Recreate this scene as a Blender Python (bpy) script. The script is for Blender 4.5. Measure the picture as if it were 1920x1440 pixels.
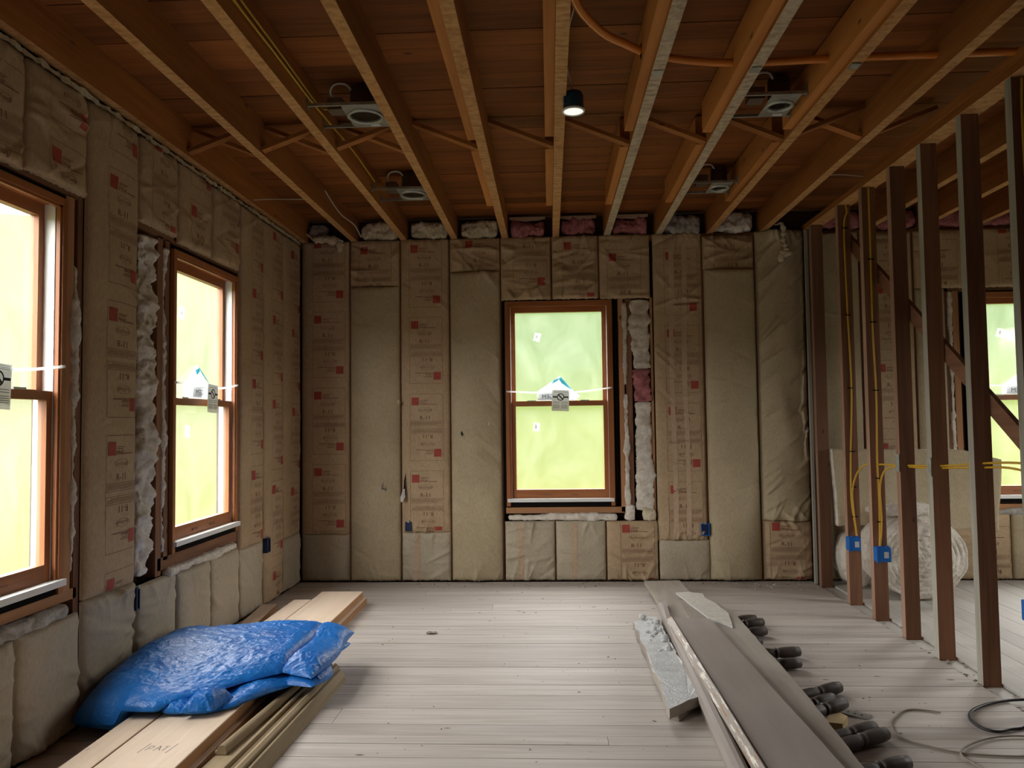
import bpy, bmesh, math, random
import numpy as np
from mathutils import Vector, Matrix, noise as mnoise

R = random.Random(7)
scene = bpy.context.scene
COL = scene.collection
for o in list(bpy.data.objects):
    bpy.data.objects.remove(o)

# ------------------------------------------------------------------ camera
YAW, PITCH, ROLL, FPX, CH = 0.0486268, 0.0462906, -0.0127667, 1437.0, 1.2683
fwd = Vector((-math.sin(YAW)*math.cos(PITCH), math.cos(YAW)*math.cos(PITCH), math.sin(PITCH)))
rt0 = Vector((math.cos(YAW), math.sin(YAW), 0)); up0 = rt0.cross(fwd)
rt = math.cos(ROLL)*rt0 + math.sin(ROLL)*up0
up = -math.sin(ROLL)*rt0 + math.cos(ROLL)*up0
cam_d = bpy.data.cameras.new('camera'); cam = bpy.data.objects.new('camera', cam_d); COL.objects.link(cam)
m3 = Matrix((rt, up, -fwd)).transposed().to_4x4(); m3.translation = Vector((0, 0, CH)); cam.matrix_world = m3
cam_d.sensor_fit = 'HORIZONTAL'; cam_d.sensor_width = 36; cam_d.lens = 36*FPX/1920; cam_d.clip_start = 0.05; cam_d.clip_end = 400
scene.camera = cam

# ------------------------------------------------------------------ sky and exposure
SKY = 9.0
world = bpy.data.worlds.new('overcast_sky'); scene.world = world; world.use_nodes = True
bg = world.node_tree.nodes['Background']; bg.inputs[0].default_value = (1.0, 0.98, 0.965, 1); bg.inputs[1].default_value = SKY
vs = scene.view_settings; vs.view_transform = 'Standard'; vs.look = 'None'; vs.gamma = 1; vs.use_curve_mapping = False
vs.exposure = 0.92

D, ZC, ZT, XL, XR = 6.072, 2.722, 2.905, -2.004, 2.005     # back wall, joist bottom, deck underside, left wall, partition

def portal(loc, rot, sx, sy):                               # sampling aid for daylight through a window opening
    l = bpy.data.lights.new('window_daylight', 'AREA'); l.shape = 'RECTANGLE'; l.size = sx; l.size_y = sy
    l.cycles.is_portal = True
    o = bpy.data.objects.new('window_daylight', l); o.location = loc; o.rotation_euler = rot; COL.objects.link(o)

# ------------------------------------------------------------------ materials
MATS = {}
def nt(name):
    m = bpy.data.materials.new(name); m.use_nodes = True; MATS[name] = m
    t = m.node_tree; b = t.nodes['Principled BSDF']
    return m, t, b
def nd(t, typ, **kw):
    n = t.nodes.new(typ)
    for k, v in kw.items():
        if k in n.inputs: n.inputs[k].default_value = v
        else: setattr(n, k, v)
    return n
def ramp(t, fac, stops):
    r = t.nodes.new('ShaderNodeValToRGB'); e = r.color_ramp.elements
    while len(e) < len(stops): e.new(0.5)
    for i, (p, c) in enumerate(stops):
        e[i].position = p; e[i].color = tuple(c)+((1,) if len(c) == 3 else ())
    t.links.new(fac, r.inputs[0]); return r
def coords(t, scale, rnd=True):
    g = nd(t, 'ShaderNodeNewGeometry')
    src = g.outputs['Position']
    if rnd:
        oi = nd(t, 'ShaderNodeObjectInfo')
        ml = nd(t, 'ShaderNodeMath', operation='MULTIPLY'); ml.inputs[1].default_value = 37.0
        t.links.new(oi.outputs['Random'], ml.inputs[0])
        ad = nd(t, 'ShaderNodeVectorMath', operation='ADD'); t.links.new(src, ad.inputs[0]); t.links.new(ml.outputs[0], ad.inputs[1])
        src = ad.outputs[0]
    mp = nd(t, 'ShaderNodeMapping'); mp.inputs['Scale'].default_value = scale
    t.links.new(src, mp.inputs[0]); return mp.outputs[0]
def mix(t, fac, a, b, mode='MIX'):
    n = nd(t, 'ShaderNodeMix', data_type='RGBA', blend_type=mode)
    for s, v in ((0, fac), (6, a), (7, b)):
        if hasattr(v, 'is_linked'): t.links.new(v, n.inputs[s])
        elif isinstance(v, (int, float)): n.inputs[s].default_value = v
        else: n.inputs[s].default_value = tuple(v)+(1,)
    return n.outputs[2]
def bump(t, b, h, strength, dist):
    n = nd(t, 'ShaderNodeBump', Strength=strength, Distance=dist); t.links.new(h, n.inputs['Height']); t.links.new(n.outputs[0], b.inputs['Normal'])

def plain(name, col, rough=0.6, metal=0.0, spec=0.5, var=0.0, nscale=8.0):
    m, t, b = nt(name)
    b.inputs['Roughness'].default_value = rough; b.inputs['Metallic'].default_value = metal
    b.inputs['Specular IOR Level'].default_value = spec
    if var:
        n = nd(t, 'ShaderNodeTexNoise', Scale=nscale, Detail=5.0); t.links.new(coords(t, (1, 1, 1)), n.inputs['Vector'])
        r = ramp(t, n.outputs['Fac'], [(0.3, tuple(c*(1-var) for c in col)), (0.7, tuple(min(1, c*(1+var)) for c in col))])
        t.links.new(r.outputs[0], b.inputs['Base Color'])
    else:
        b.inputs['Base Color'].default_value = (*col, 1)
    return m

def wood(name, light, dark, axis, rough=0.75, var=0.3, knots=0.0, knotcol=(.08, .05, .03), grain=1.0, fine=38.0, spec=0.25):
    m, t, b = nt(name)
    sc = [fine, fine, fine]; sc['xyz'.index(axis)] = 1.6
    v = coords(t, sc)
    n = nd(t, 'ShaderNodeTexNoise', Scale=1.0, Detail=6.0, Roughness=0.62, Distortion=0.6); t.links.new(v, n.inputs['Vector'])
    r = ramp(t, n.outputs['Fac'], [(0.32, dark), (0.68, light)])
    sc2 = [5, 5, 5]; sc2['xyz'.index(axis)] = 0.8
    n2 = nd(t, 'ShaderNodeTexNoise', Scale=1.0, Detail=3.0); t.links.new(coords(t, sc2), n2.inputs['Vector'])
    c = mix(t, grain*0.5, r.outputs[0], ramp(t, n2.outputs['Fac'], [(0.35, dark), (0.65, light)]).outputs[0])
    if knots:
        sk = [7, 7, 7]; sk['xyz'.index(axis)] = 3.0
        w = nd(t, 'ShaderNodeTexVoronoi', Scale=1.0); t.links.new(coords(t, sk), w.inputs['Vector'])
        k = ramp(t, w.outputs['Distance'], [(0.07*knots, (1, 1, 1)), (0.14*knots, (0, 0, 0))])
        c = mix(t, k.outputs[0], c, knotcol)
    oi = nd(t, 'ShaderNodeObjectInfo')
    mr = nd(t, 'ShaderNodeMapRange'); t.links.new(oi.outputs['Random'], mr.inputs[0]); mr.inputs[3].default_value = 1-var; mr.inputs[4].default_value = 1+var*0.6
    h = nd(t, 'ShaderNodeHueSaturation'); t.links.new(mr.outputs[0], h.inputs['Value']); t.links.new(c, h.inputs['Color'])
    t.links.new(h.outputs[0], b.inputs['Base Color'])
    b.inputs['Roughness'].default_value = rough; b.inputs['Specular IOR Level'].default_value = spec
    bump(t, b, n.outputs['Fac'], 0.35, 0.004)
    return m

for ax in 'xyz':
    wood('joist_wood_'+ax, (.42, .165, .042), (.23, .078, .018), ax, knots=0.6, knotcol=(.12, .05, .02), var=.22)
    wood('stud_wood_'+ax, (.28, .135, .075), (.13, .058, .03), ax, knots=0.5, var=.3)
    wood('new_stud_'+ax, (.50, .27, .14), (.36, .17, .075), ax, knots=0.5, var=.15)
    wood('window_wood_'+ax, (.40, .155, .055), (.26, .085, .026), ax, rough=.45, var=.08, spec=.4)
wood('sister_wood', (.56, .235, .062), (.36, .13, .030), 'y', knots=0.6, knotcol=(.16, .06, .02), var=.15)
wood('deck_wood', (.31, .105, .022), (.15, .045, .010), 'x', knots=0.55, knotcol=(.06, .025, .012), var=.3)
wood('old_stud_pale', (.44, .43, .37), (.27, .24, .19), 'z', var=.12)
wood('stud_edge', (.50, .33, .24), (.24, .12, .07), 'z', var=.2, fine=26)
wood('sheathing_wood', (.10, .055, .03), (.04, .02, .012), 'x')
wood('fresh_lumber', (.80, .66, .52), (.66, .51, .38), 'y', knots=0.6, knotcol=(.36, .25, .17), var=.1, fine=22)
wood('lumber_edge', (.46, .25, .12), (.30, .15, .065), 'y', var=.1)
wood('moulding_wood', (.47, .37, .23), (.28, .20, .115), 'y', var=.25)
wood('floor_board_x', (.60, .555, .515), (.40, .35, .31), 'x', knots=0.5, knotcol=(.14, .11, .085), var=.10, fine=34, grain=.6, rough=.62, spec=.3)
wood('floor_board_y', (.60, .58, .54), (.46, .43, .39), 'y', knots=0.42, knotcol=(.16, .13, .10), var=.10, fine=26, rough=.62, spec=.3)
wood('baluster_wood', (.10, .078, .066), (.045, .034, .028), 'x', rough=.5, var=.2, spec=.4)
wood('painted_board', (.37, .325, .30), (.29, .25, .225), 'y', rough=.55, var=.12, fine=14)
wood('dusty_board', (.40, .36, .31), (.25, .21, .175), 'y', rough=.85, var=.12, fine=12)
m, t, b = nt('dirty_white_trim')                      # brown-grey paint chipped to white and bare wood
n = nd(t, 'ShaderNodeTexNoise', Scale=1.0, Detail=6.0, Roughness=.7); t.links.new(coords(t, (60, 5, 60)), n.inputs['Vector'])
r = ramp(t, n.outputs['Fac'], [(.38, (.34, .17, .08)), (.45, (.33, .28, .245)), (.56, (.36, .31, .27)), (.60, (.78, .74, .66))])
t.links.new(r.outputs[0], b.inputs['Base Color']); b.inputs['Roughness'].default_value = .6

# lath-marked joist undersides: pale stripes across the joist every 45 mm
def lath(name, a, b_, stripe):
    m, t, b = nt(name)
    n = nd(t, 'ShaderNodeTexNoise', Scale=1.0, Detail=5.0, Roughness=.7); t.links.new(coords(t, (22, 30, 22)), n.inputs['Vector'])
    r = ramp(t, n.outputs['Fac'], [(0.35, b_), (0.62, a)])
    w = nd(t, 'ShaderNodeTexWave', wave_type='BANDS', bands_direction='Y', Scale=7.0, Distortion=6.0, Detail=3.0); t.links.new(coords(t, (1, 1, 1)), w.inputs['Vector'])
    wr = ramp(t, w.outputs['Fac'], [(0.55, (0, 0, 0)), (0.85, (1, 1, 1))])
    n3 = nd(t, 'ShaderNodeTexNoise', Scale=1.3, Detail=2.0); t.links.new(coords(t, (1, 1, 1)), n3.inputs['Vector'])
    f = nd(t, 'ShaderNodeMath', operation='MULTIPLY'); t.links.new(wr.outputs[0], f.inputs[0]); t.links.new(ramp(t, n3.outputs['Fac'], [(.4, (0, 0, 0)), (.7, (.55, .55, .55))]).outputs[0], f.inputs[1])
    c = mix(t, f.outputs[0], r.outputs[0], stripe)
    t.links.new(c, b.inputs['Base Color']); b.inputs['Roughness'].default_value = .85; b.inputs['Specular IOR Level'].default_value = .2
    bump(t, b, n.outputs['Fac'], 0.4, 0.004)
lath('joist_underside', (.52, .29, .12), (.34, .16, .055), (.56, .37, .19))
lath('joist_underside_pale', (.52, .43, .30), (.30, .22, .145), (.56, .48, .37))

def kraft(name, a, b_, stripe=None):
    m, t, b = nt(name)
    n = nd(t, 'ShaderNodeTexNoise', Scale=3.2, Detail=6.0, Roughness=.6); t.links.new(coords(t, (1, 1, 1)), n.inputs['Vector'])
    r = ramp(t, n.outputs['Fac'], [(0.3, b_), (0.7, a)])
    n2 = nd(t, 'ShaderNodeTexNoise', Scale=120.0, Detail=2.0); t.links.new(coords(t, (1, 1, .35)), n2.inputs['Vector'])
    c = mix(t, 0.12, r.outputs[0], ramp(t, n2.outputs['Fac'], [(0.3, (.12, .09, .06)), (0.7, (.75, .66, .5))]).outputs[0])
    t.links.new(c, b.inputs['Base Color']); b.inputs['Roughness'].default_value = .62; b.inputs['Specular IOR Level'].default_value = .35
    n3 = nd(t, 'ShaderNodeTexNoise', Scale=26.0, Detail=5.0, Distortion=.8); t.links.new(coords(t, (1, 1, 1)), n3.inputs['Vector'])
    bump(t, b, n3.outputs['Fac'], 0.3, 0.004)
kraft('kraft_paper', (.47, .335, .20), (.40, .275, .155))
kraft('kraft_plain', (.46, .375, .24), (.39, .31, .19))
kraft('kraft_grey', (.47, .405, .30), (.40, .34, .245))
kraft('kraft_tape', (.52, .37, .25), (.46, .32, .21))
plain('ink_red', (.33, .05, .032), .7, var=.15, nscale=30)
plain('ink_rust', (.155, .048, .028), .75, var=.15, nscale=30)
plain('ink_black', (.012, .012, .012), .6)
plain('ink_grey', (.12, .12, .12), .6)

def fibre(name, a, b_):
    m, t, b = nt(name)
    n = nd(t, 'ShaderNodeTexNoise', Scale=14.0, Detail=7.0, Roughness=.7, Distortion=1.2); t.links.new(coords(t, (1, 1, 1)), n.inputs['Vector'])
    r = ramp(t, n.outputs['Fac'], [(0.3, b_), (0.62, a)])
    t.links.new(r.outputs[0], b.inputs['Base Color']); b.inputs['Roughness'].default_value = 1.0; b.inputs['Specular IOR Level'].default_value = .05
    n2 = nd(t, 'ShaderNodeTexNoise', Scale=60.0, Detail=5.0, Distortion=1.5); t.links.new(coords(t, (1, 1, 1)), n2.inputs['Vector'])
    bump(t, b, n2.outputs['Fac'], 0.7, 0.01)
fibre('fibreglass_white', (.80, .75, .67), (.52, .45, .36))
fibre('fibreglass_cream', (.72, .64, .48), (.48, .39, .25))
fibre('fibreglass_pink', (.50, .20, .21), (.30, .10, .10))
fibre('fibreglass_grey', (.52, .50, .46), (.24, .21, .18))
fibre('chalky_board', (.60, .57, .51), (.46, .42, .37))
fibre('plaster_dust', (.72, .74, .75), (.55, .55, .54))

plain('vinyl_white', (.80, .81, .80), .4)
def thin(name, col, tcol, fac, rough=.6):                  # thin sheets that let daylight through
    m, t, b = nt(name); b.inputs['Base Color'].default_value = (*col, 1); b.inputs['Roughness'].default_value = rough
    tl = nd(t, 'ShaderNodeBsdfTranslucent'); tl.inputs[0].default_value = (*tcol, 1)
    mx = nd(t, 'ShaderNodeMixShader', Fac=fac); t.links.new(b.outputs[0], mx.inputs[1]); t.links.new(tl.outputs[0], mx.inputs[2])
    t.links.new(mx.outputs[0], t.nodes['Material Output'].inputs[0])
thin('tape_white', (.92, .93, .93), (.9, .92, .92), .5)
thin('paper_white', (.90, .90, .89), (.85, .87, .88), .45, .7)
thin('bag_film', (.72, .75, .78), (.75, .80, .84), .55, .35)
thin('bag_teal', (.03, .30, .38), (.08, .45, .55), .5, .4)
thin('tag_paper', (.86, .86, .82), (.8, .8, .76), .4, .6)
plain('galvanised', (.42, .43, .40), .45, metal=.85, var=.2, nscale=25)
plain('can_steel', (.16, .12, .09), .45, metal=.6, var=.2)
plain('red_sticker', (.75, .14, .08), .5)
plain('blue_plastic', (.005, .115, .42), .4)
plain('blue_dark_plastic', (.004, .015, .07), .4)
plain('yellow_cable', (.58, .33, .022), .45)
plain('orange_pipe', (.62, .20, .025), .3)
plain('black_cable', (.012, .013, .014), .45)
plain('grey_cord', (.26, .225, .175), .5)
plain('white_cable', (.62, .58, .50), .5)
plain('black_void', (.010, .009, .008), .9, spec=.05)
plain('chip_mix', (.30, .25, .20), .9, var=.6, nscale=40)
plain('pale_block', (.62, .47, .24), .7, var=.15)
plain('far_wall', (.36, .29, .2), .8, var=.2, nscale=2)
plain('lamp_blue', (.006, .05, .09), .3)

# lamp diffuser: the pendant lamp is switched on
m, t, b = nt('lamp_diffuser'); b.inputs['Base Color'].default_value = (.85, .88, .82, 1)
b.inputs['Emission Color'].default_value = (.95, 1, .9, 1); b.inputs['Emission Strength'].default_value = .45

# tarp: crinkled blue polyethylene
m, t, b = nt('tarp_blue')
n = nd(t, 'ShaderNodeTexNoise', Scale=5.0, Detail=4.0); t.links.new(coords(t, (1, 1, 1), False), n.inputs['Vector'])
r = ramp(t, n.outputs['Fac'], [(0.3, (.008, .125, .47)), (0.7, (.013, .19, .62))]); t.links.new(r.outputs[0], b.inputs['Base Color'])
b.inputs['Roughness'].default_value = .36; b.inputs['Specular IOR Level'].default_value = .45
n2 = nd(t, 'ShaderNodeTexVoronoi', Scale=30.0, feature='DISTANCE_TO_EDGE')
n4 = nd(t, 'ShaderNodeTexNoise', Scale=12.0, Detail=3.0, Distortion=1.0); t.links.new(coords(t, (1, 1, 1), False), n4.inputs['Vector'])
dv = mix(t, 0.12, coords(t, (1, 1, 1), False), n4.outputs['Color']); t.links.new(dv, n2.inputs['Vector'])
n3 = nd(t, 'ShaderNodeTexNoise', Scale=34.0, Detail=4.0, Distortion=2.0); t.links.new(coords(t, (.5, 1.4, 1), False), n3.inputs['Vector'])
bb = mix(t, 0.45, n3.outputs['Color'], n2.outputs['Distance'])
bump(t, b, bb, 0.55, 0.012)

# window pane: clear glass under a dusty protective film
m, t, b = nt('filmed_glass'); t.nodes.remove(b)
out = t.nodes['Material Output']
tr = nd(t, 'ShaderNodeBsdfTransparent'); tr.inputs[0].default_value = (.97, .975, .965, 1)
tl = nd(t, 'ShaderNodeBsdfTranslucent'); tl.inputs[0].default_value = (.9, .95, .85, 1)
gl = nd(t, 'ShaderNodeBsdfGlossy', Roughness=.08)
n = nd(t, 'ShaderNodeTexNoise', Scale=4.0, Detail=8.0, Roughness=.7, Distortion=1.0); t.links.new(coords(t, (1, 1, .55), False), n.inputs['Vector'])
r = ramp(t, n.outputs['Fac'], [(0.35, (.014,)*3), (0.75, (.045,)*3)])
m1 = nd(t, 'ShaderNodeMixShader'); t.links.new(r.outputs[0], m1.inputs[0]); t.links.new(tr.outputs[0], m1.inputs[1]); t.links.new(tl.outputs[0], m1.inputs[2])
m2 = nd(t, 'ShaderNodeMixShader', Fac=.04); t.links.new(m1.outputs[0], m2.inputs[1]); t.links.new(gl.outputs[0], m2.inputs[2])
t.links.new(m2.outputs[0], out.inputs[0])

# meadow and wooded slope outside
m, t, b = nt('meadow')
n = nd(t, 'ShaderNodeTexNoise', Scale=.35, Detail=3.0); t.links.new(coords(t, (1, 1, 1), False), n.inputs['Vector'])
g = nd(t, 'ShaderNodeNewGeometry'); sx = nd(t, 'ShaderNodeSeparateXYZ'); t.links.new(g.outputs['Position'], sx.inputs[0])
ad = nd(t, 'ShaderNodeMath', operation='MULTIPLY_ADD'); t.links.new(n.outputs['Fac'], ad.inputs[0]); ad.inputs[1].default_value = 2.2; t.links.new(sx.outputs[2], ad.inputs[2])
mr = nd(t, 'ShaderNodeMapRange'); t.links.new(ad.outputs[0], mr.inputs[0]); mr.inputs[1].default_value = .2; mr.inputs[2].default_value = 4.2
r = ramp(t, mr.outputs[0], [(0.0, (.058, .058, .013)), (0.45, (.046, .055, .017)), (1.0, (.033, .047, .021))])
mx_ = nd(t, 'ShaderNodeMapRange'); t.links.new(sx.outputs[0], mx_.inputs[0]); mx_.inputs[1].default_value = -4; mx_.inputs[2].default_value = -12
cc = mix(t, mx_.outputs[0], r.outputs[0], (.060, .062, .036))           # drier, paler field beyond the left wall
t.links.new(cc, b.inputs['Base Color']); b.inputs['Roughness'].default_value = 1; b.inputs['Specular IOR Level'].default_value = 0

# ------------------------------------------------------------------ mesh helpers
def mesh_obj(name, verts, faces, mat, parent=None, smooth=False, fmat=None):
    me = bpy.data.meshes.new(name); me.from_pydata([tuple(map(float, v)) for v in verts], [], [tuple(map(int, f)) for f in faces])
    for k in (mat if isinstance(mat, (list, tuple)) else [mat]): me.materials.append(MATS[k])
    if fmat is not None: me.polygons.foreach_set('material_index', list(map(int, fmat)))
    if smooth: me.polygons.foreach_set('use_smooth', [True]*len(me.polygons))
    me.update()
    o = bpy.data.objects.new(name, me); COL.objects.link(o)
    if parent is not None:
        o.parent = parent
        if not parent.get('_local'): o.matrix_parent_inverse = Matrix.Translation(parent.location).inverted()
    return o
def tag(o, label=None, cat=None, group=None, kind=None):
    if label: o['label'] = label
    if cat: o['category'] = cat
    if group: o['group'] = group
    if kind: o['kind'] = kind
    return o
def thing(name, label, cat, loc=(0, 0, 0), group=None, kind=None):
    o = bpy.data.objects.new(name, None); COL.objects.link(o); o.location = loc; o.empty_display_size = .05
    return tag(o, label, cat, group, kind)
BF = [(0, 3, 2, 1), (4, 5, 6, 7), (0, 1, 5, 4), (1, 2, 6, 5), (2, 3, 7, 6), (3, 0, 4, 7)]   # bottom top -y +x +y -x
def bverts(x0, x1, y0, y1, z0, z1):
    return [(x0, y0, z0), (x1, y0, z0), (x1, y1, z0), (x0, y1, z0), (x0, y0, z1), (x1, y0, z1), (x1, y1, z1), (x0, y1, z1)]
def box(name, b, mat, parent=None, fmat=None, bev=0.0):
    v, f = bverts(*b), BF
    o = mesh_obj(name, v, f, mat, parent, fmat=fmat)
    if bev: bevel(o, bev)
    return o
def bevel(o, w, seg=1):
    bm = bmesh.new(); bm.from_mesh(o.data)
    bmesh.ops.bevel(bm, geom=bm.edges[:], offset=w, segments=seg, affect='EDGES', profile=.5); bm.to_mesh(o.data); bm.free()
def boxes(name, bl, mat, parent=None, fmat=None):
    V, F = [], []
    for b in bl:
        k = len(V); V += bverts(*b); F += [tuple(i+k for i in f) for f in BF]
    return mesh_obj(name, V, F, mat, parent, fmat=fmat)
def beam(name, p0, p1, w, h, mat, parent=None, upv=(0, 0, 1), bev=0.0, fmat=None, jag=0.0):
    p0, p1 = Vector(p0), Vector(p1); d = (p1-p0).normalized(); s = d.cross(Vector(upv)).normalized(); u = s.cross(d)
    V = []
    for p in (p0, p1):
        for a, c in ((-1, -1), (1, -1), (1, 1), (-1, 1)):
            V.append(p+s*a*w/2+u*c*h/2+d*(R.uniform(-jag, jag)))
    F = [(0, 1, 2, 3), (7, 6, 5, 4), (0, 4, 5, 1), (1, 5, 6, 2), (2, 6, 7, 3), (3, 7, 4, 0)]   # end end bottom right top left
    o = mesh_obj(name, V, F, mat, parent, fmat=fmat)
    if bev: bevel(o, bev)
    return o
def smooth_path(pts, n=6):
    P = [Vector(p) for p in pts]; out = []
    for i in range(len(P)-1):
        a, b_, c, d = P[max(i-1, 0)], P[i], P[i+1], P[min(i+2, len(P)-1)]
        for k in range(n):
            s = k/n
            out.append(0.5*((2*b_)+(c-a)*s+(2*a-5*b_+4*c-d)*s*s+(3*b_-a-3*c+d)*s**3))
    out.append(P[-1]); return out
def tube(name, pts, r, mat, parent=None, n=8, sm=6, flat=1.0):
    P = smooth_path(pts, sm) if sm else [Vector(p) for p in pts]
    V, F = [], []; prev = Vector((0, 0, 1))
    for i, p in enumerate(P):
        d = (P[min(i+1, len(P)-1)]-P[max(i-1, 0)]).normalized()
        s = d.cross(prev)
        if s.length < .05: s = d.cross(Vector((1, .3, 0)))
        s.normalize(); u = s.cross(d).normalized(); prev = u
        for k in range(n):
            a = 2*math.pi*k/n; V.append(p+s*math.cos(a)*r+u*math.sin(a)*r*flat)
    for i in range(len(P)-1):
        for k in range(n):
            F.append((i*n+k, i*n+(k+1) % n, (i+1)*n+(k+1) % n, (i+1)*n+k))
    F.append(tuple(range(n))[::-1]); F.append(tuple(range((len(P)-1)*n, len(P)*n)))
    return mesh_obj(name, V, F, mat, parent, smooth=True)
def lumpy(name, c, dims, mat, parent=None, axis=2, n1=None, n2=22, amp=.012, sc=9.0, p=3.0, seed=0, capp=2.5, fn=None):
    """Noisy pillow: rings of a superellipse along one axis, closed at both ends."""
    L = dims[axis]; o1, o2 = [i for i in range(3) if i != axis]
    n1 = n1 or max(8, int(L/.02)); V, F = [], []
    for i in range(n1+1):
        s = -1+2*i/n1; k = max(0.02, (1-abs(s)**capp)**(1/capp))
        for j in range(n2):
            a = 2*math.pi*j/n2; ca, sa = math.cos(a), math.sin(a)
            q = (abs(ca)**p+abs(sa)**p)**(-1/p)
            v = Vector((0, 0, 0)); v[axis] = s*L/2; v[o1] = ca*q*k*dims[o1]/2; v[o2] = sa*q*k*dims[o2]/2
            w = v+Vector(c)
            nv = Vector((0, 0, 0)); nv[o1] = ca; nv[o2] = sa
            h = mnoise.fractal(w*sc+Vector((seed*3.1, 0, seed)), 0.7, 2.1, 5)*amp*.8 + mnoise.noise(w*sc*.33+Vector((seed, 7, 1)))*amp*1.2 + mnoise.noise(w*sc*3.3+Vector((seed, 1, 5)))*amp*.3
            w = w+nv*h*min(1, k*2)
            V.append(fn(w) if fn else w)
    for i in range(n1):
        for j in range(n2):
            F.append((i*n2+j, i*n2+(j+1) % n2, (i+1)*n2+(j+1) % n2, (i+1)*n2+j))
    F.append(tuple(range(n2))[::-1]); F.append(tuple(range(n1*n2, (n1+1)*n2)))
    return mesh_obj(name, V, F, mat, parent, smooth=True)
_txt = {}
def text_geo(s):
    if s not in _txt:
        cu = bpy.data.curves.new('t', 'FONT'); cu.body = s; cu.size = 1; cu.resolution_u = 2
        o = bpy.data.objects.new('t', cu); COL.objects.link(o); bpy.context.view_layer.update()
        me = o.evaluated_get(bpy.context.evaluated_depsgraph_get()).to_mesh()
        v = np.array([x.co[:2] for x in me.vertices]); f = [tuple(p.vertices) for p in me.polygons]
        v = v-v.min(0); h = v[:, 1].max(); v = v/h
        _txt[s] = (v, f, v[:, 0].max())
        bpy.data.objects.remove(o); bpy.data.curves.remove(cu)
    return _txt[s]

# ------------------------------------------------------------------ land outside
def land(x, y):
    dx = max(0, -2.6-x, x-5.2); dy = max(0, y-6.8, -3.2-y)
    back = max(0, y-9.0); left = max(0, -6.0-x)
    z = -0.7+0.40*back*(1-math.exp(-back/6)) + 0.065*left*(1-math.exp(-left/8))
    z += 0.10*max(0, x-8)+0.10*max(0, -6-y)
    return min(z, 13)+0.35*mnoise.noise(Vector((x*.12, y*.12, 2)))*min(1, (back+left+max(0, x-8)+max(0, -6-y))/4)
V, F = [], []
gx = np.linspace(-70, 70, 81); gy = np.linspace(-60, 70, 81)
for y in gy:
    for x in gx: V.append((x, y, land(x, y)))
for j in range(80):
    for i in range(80): F.append((j*81+i, j*81+i+1, (j+1)*81+i+1, (j+1)*81+i))
tag(mesh_obj('ground', V, F, 'meadow', smooth=True), 'green and yellow meadow slope outside the windows', kind='structure')

# ------------------------------------------------------------------ floor
floor = tag(boxes('floor', [(-2.12, 4.72, -2.42, 6.2, -.09, -.030)], 'sheathing_wood'), 'pale worn wooden plank floor', kind='structure')
seams = [6.055, 5.885, 5.735, 5.60, 5.46, 5.32, 5.156, 5.03, 4.917, 4.77, 4.587, 4.407, 4.274, 4.13, 3.99, 3.86, 3.725, 3.585, 3.42, 3.247, 3.135, 3.053, 2.93]
while seams[-1] > -2.3: seams.append(seams[-1]-R.choice([.11, .135, .15, .165]))
for i in range(len(seams)-1):
    y1, y0 = seams[i], seams[i+1]
    cuts = [-2.0]+([R.uniform(-1.5, 1.7)] if R.random() < .28 else [])+[1.992]
    if i == 12: cuts = [-2.0, 1.33, 1.992]
    for a, b_ in zip(cuts, cuts[1:]):
        g = R.choice([.0015, .0025, .004, .0055])
        dz = R.uniform(-.0015, .0)
        box('floor_board', (a+.001, b_-.001, y0+g/2, y1-g/2, -.028, dz), 'floor_board_x', floor)
x = 2.10
while x < 4.65:
    w = R.choice([.135, .15, .165]); x1 = min(x+w, 4.7)
    box('floor_board', (x+.002, x1-.0015, -2.38, 6.07, -.028, R.uniform(-.001, .001)), 'floor_board_y', floor); x = x1
for i, (a, b_) in enumerate([(-2.38, .9), (.905, 4.32), (4.325, 6.07)]):
    box('sole_plate', (1.998, 2.094, a, b_, -.028, -.012), 'floor_board_y', floor)

# ------------------------------------------------------------------ ceiling: deck boards, joists, sisters, bridging
ceiling = tag(boxes('ceiling', [(-2.14, 4.75, -2.44, 6.2, ZT+.024, ZT+.05)], 'sheathing_wood'), 'open ceiling of dark board decking', kind='structure')
y = 6.19
while y > -2.4:
    w = R.choice([.135, .15, .165, .18]); y0 = max(y-w, -2.42)
    box('deck_board', (-2.13, 4.73, y0+.001, y-R.choice([.001, .003, .005]), ZT+R.uniform(0, .003), ZT+.022), 'deck_wood', ceiling); y = y0
JX = [-1.5304+.4064*k for k in range(-1, 16)]           # right edge of each joist, JX[0] hugs the left wall
JW = .052
for k, xr in enumerate(JX):
    if k == 10: continue
    pale = k in (6, 7)
    o = box('joist', (xr-JW, xr, -2.40, 6.16, ZC+R.uniform(-.003, .003), ZT), ['joist_wood_y', 'joist_underside_pale' if pale else 'joist_underside'], ceiling, fmat=[1, 0, 0, 0, 0, 0])
for k in (4, 5, 6, 7, 8):
    xl = JX[k]-JW
    for a, b_ in ((-2.2, 3.92), (4.12, 5.22)):
        box('sister_board', (xl-.046, xl-.001, a, b_+R.uniform(-.03, .03), ZC+.016, ZT-.012), 'sister_wood', ceiling)
BY = 4.07
for k in range(0, 15):
    if k in (9, 10): continue
    xa, xb = JX[k], JX[k+1]-JW
    if k+1 in (4, 5, 6, 7, 8): xb -= .0
    beam('bridging', (xa, BY, ZT-.025), (xb, BY+.02, ZC+.02), .052, .021, 'joist_wood_x', ceiling, upv=(0, 0, 1))
    if k not in (3, 4, 5, 6, 7):
        beam('bridging', (xa, BY-.055, ZC+.02), (xb, BY-.035, ZT-.025), .052, .021, 'joist_wood_x', ceiling, upv=(0, 0, 1))
beam('bridging', (JX[9], BY-.03, ZC+.02), (2.05, BY, ZT-.03), .052, .021, 'joist_wood_x', ceiling)
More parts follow.
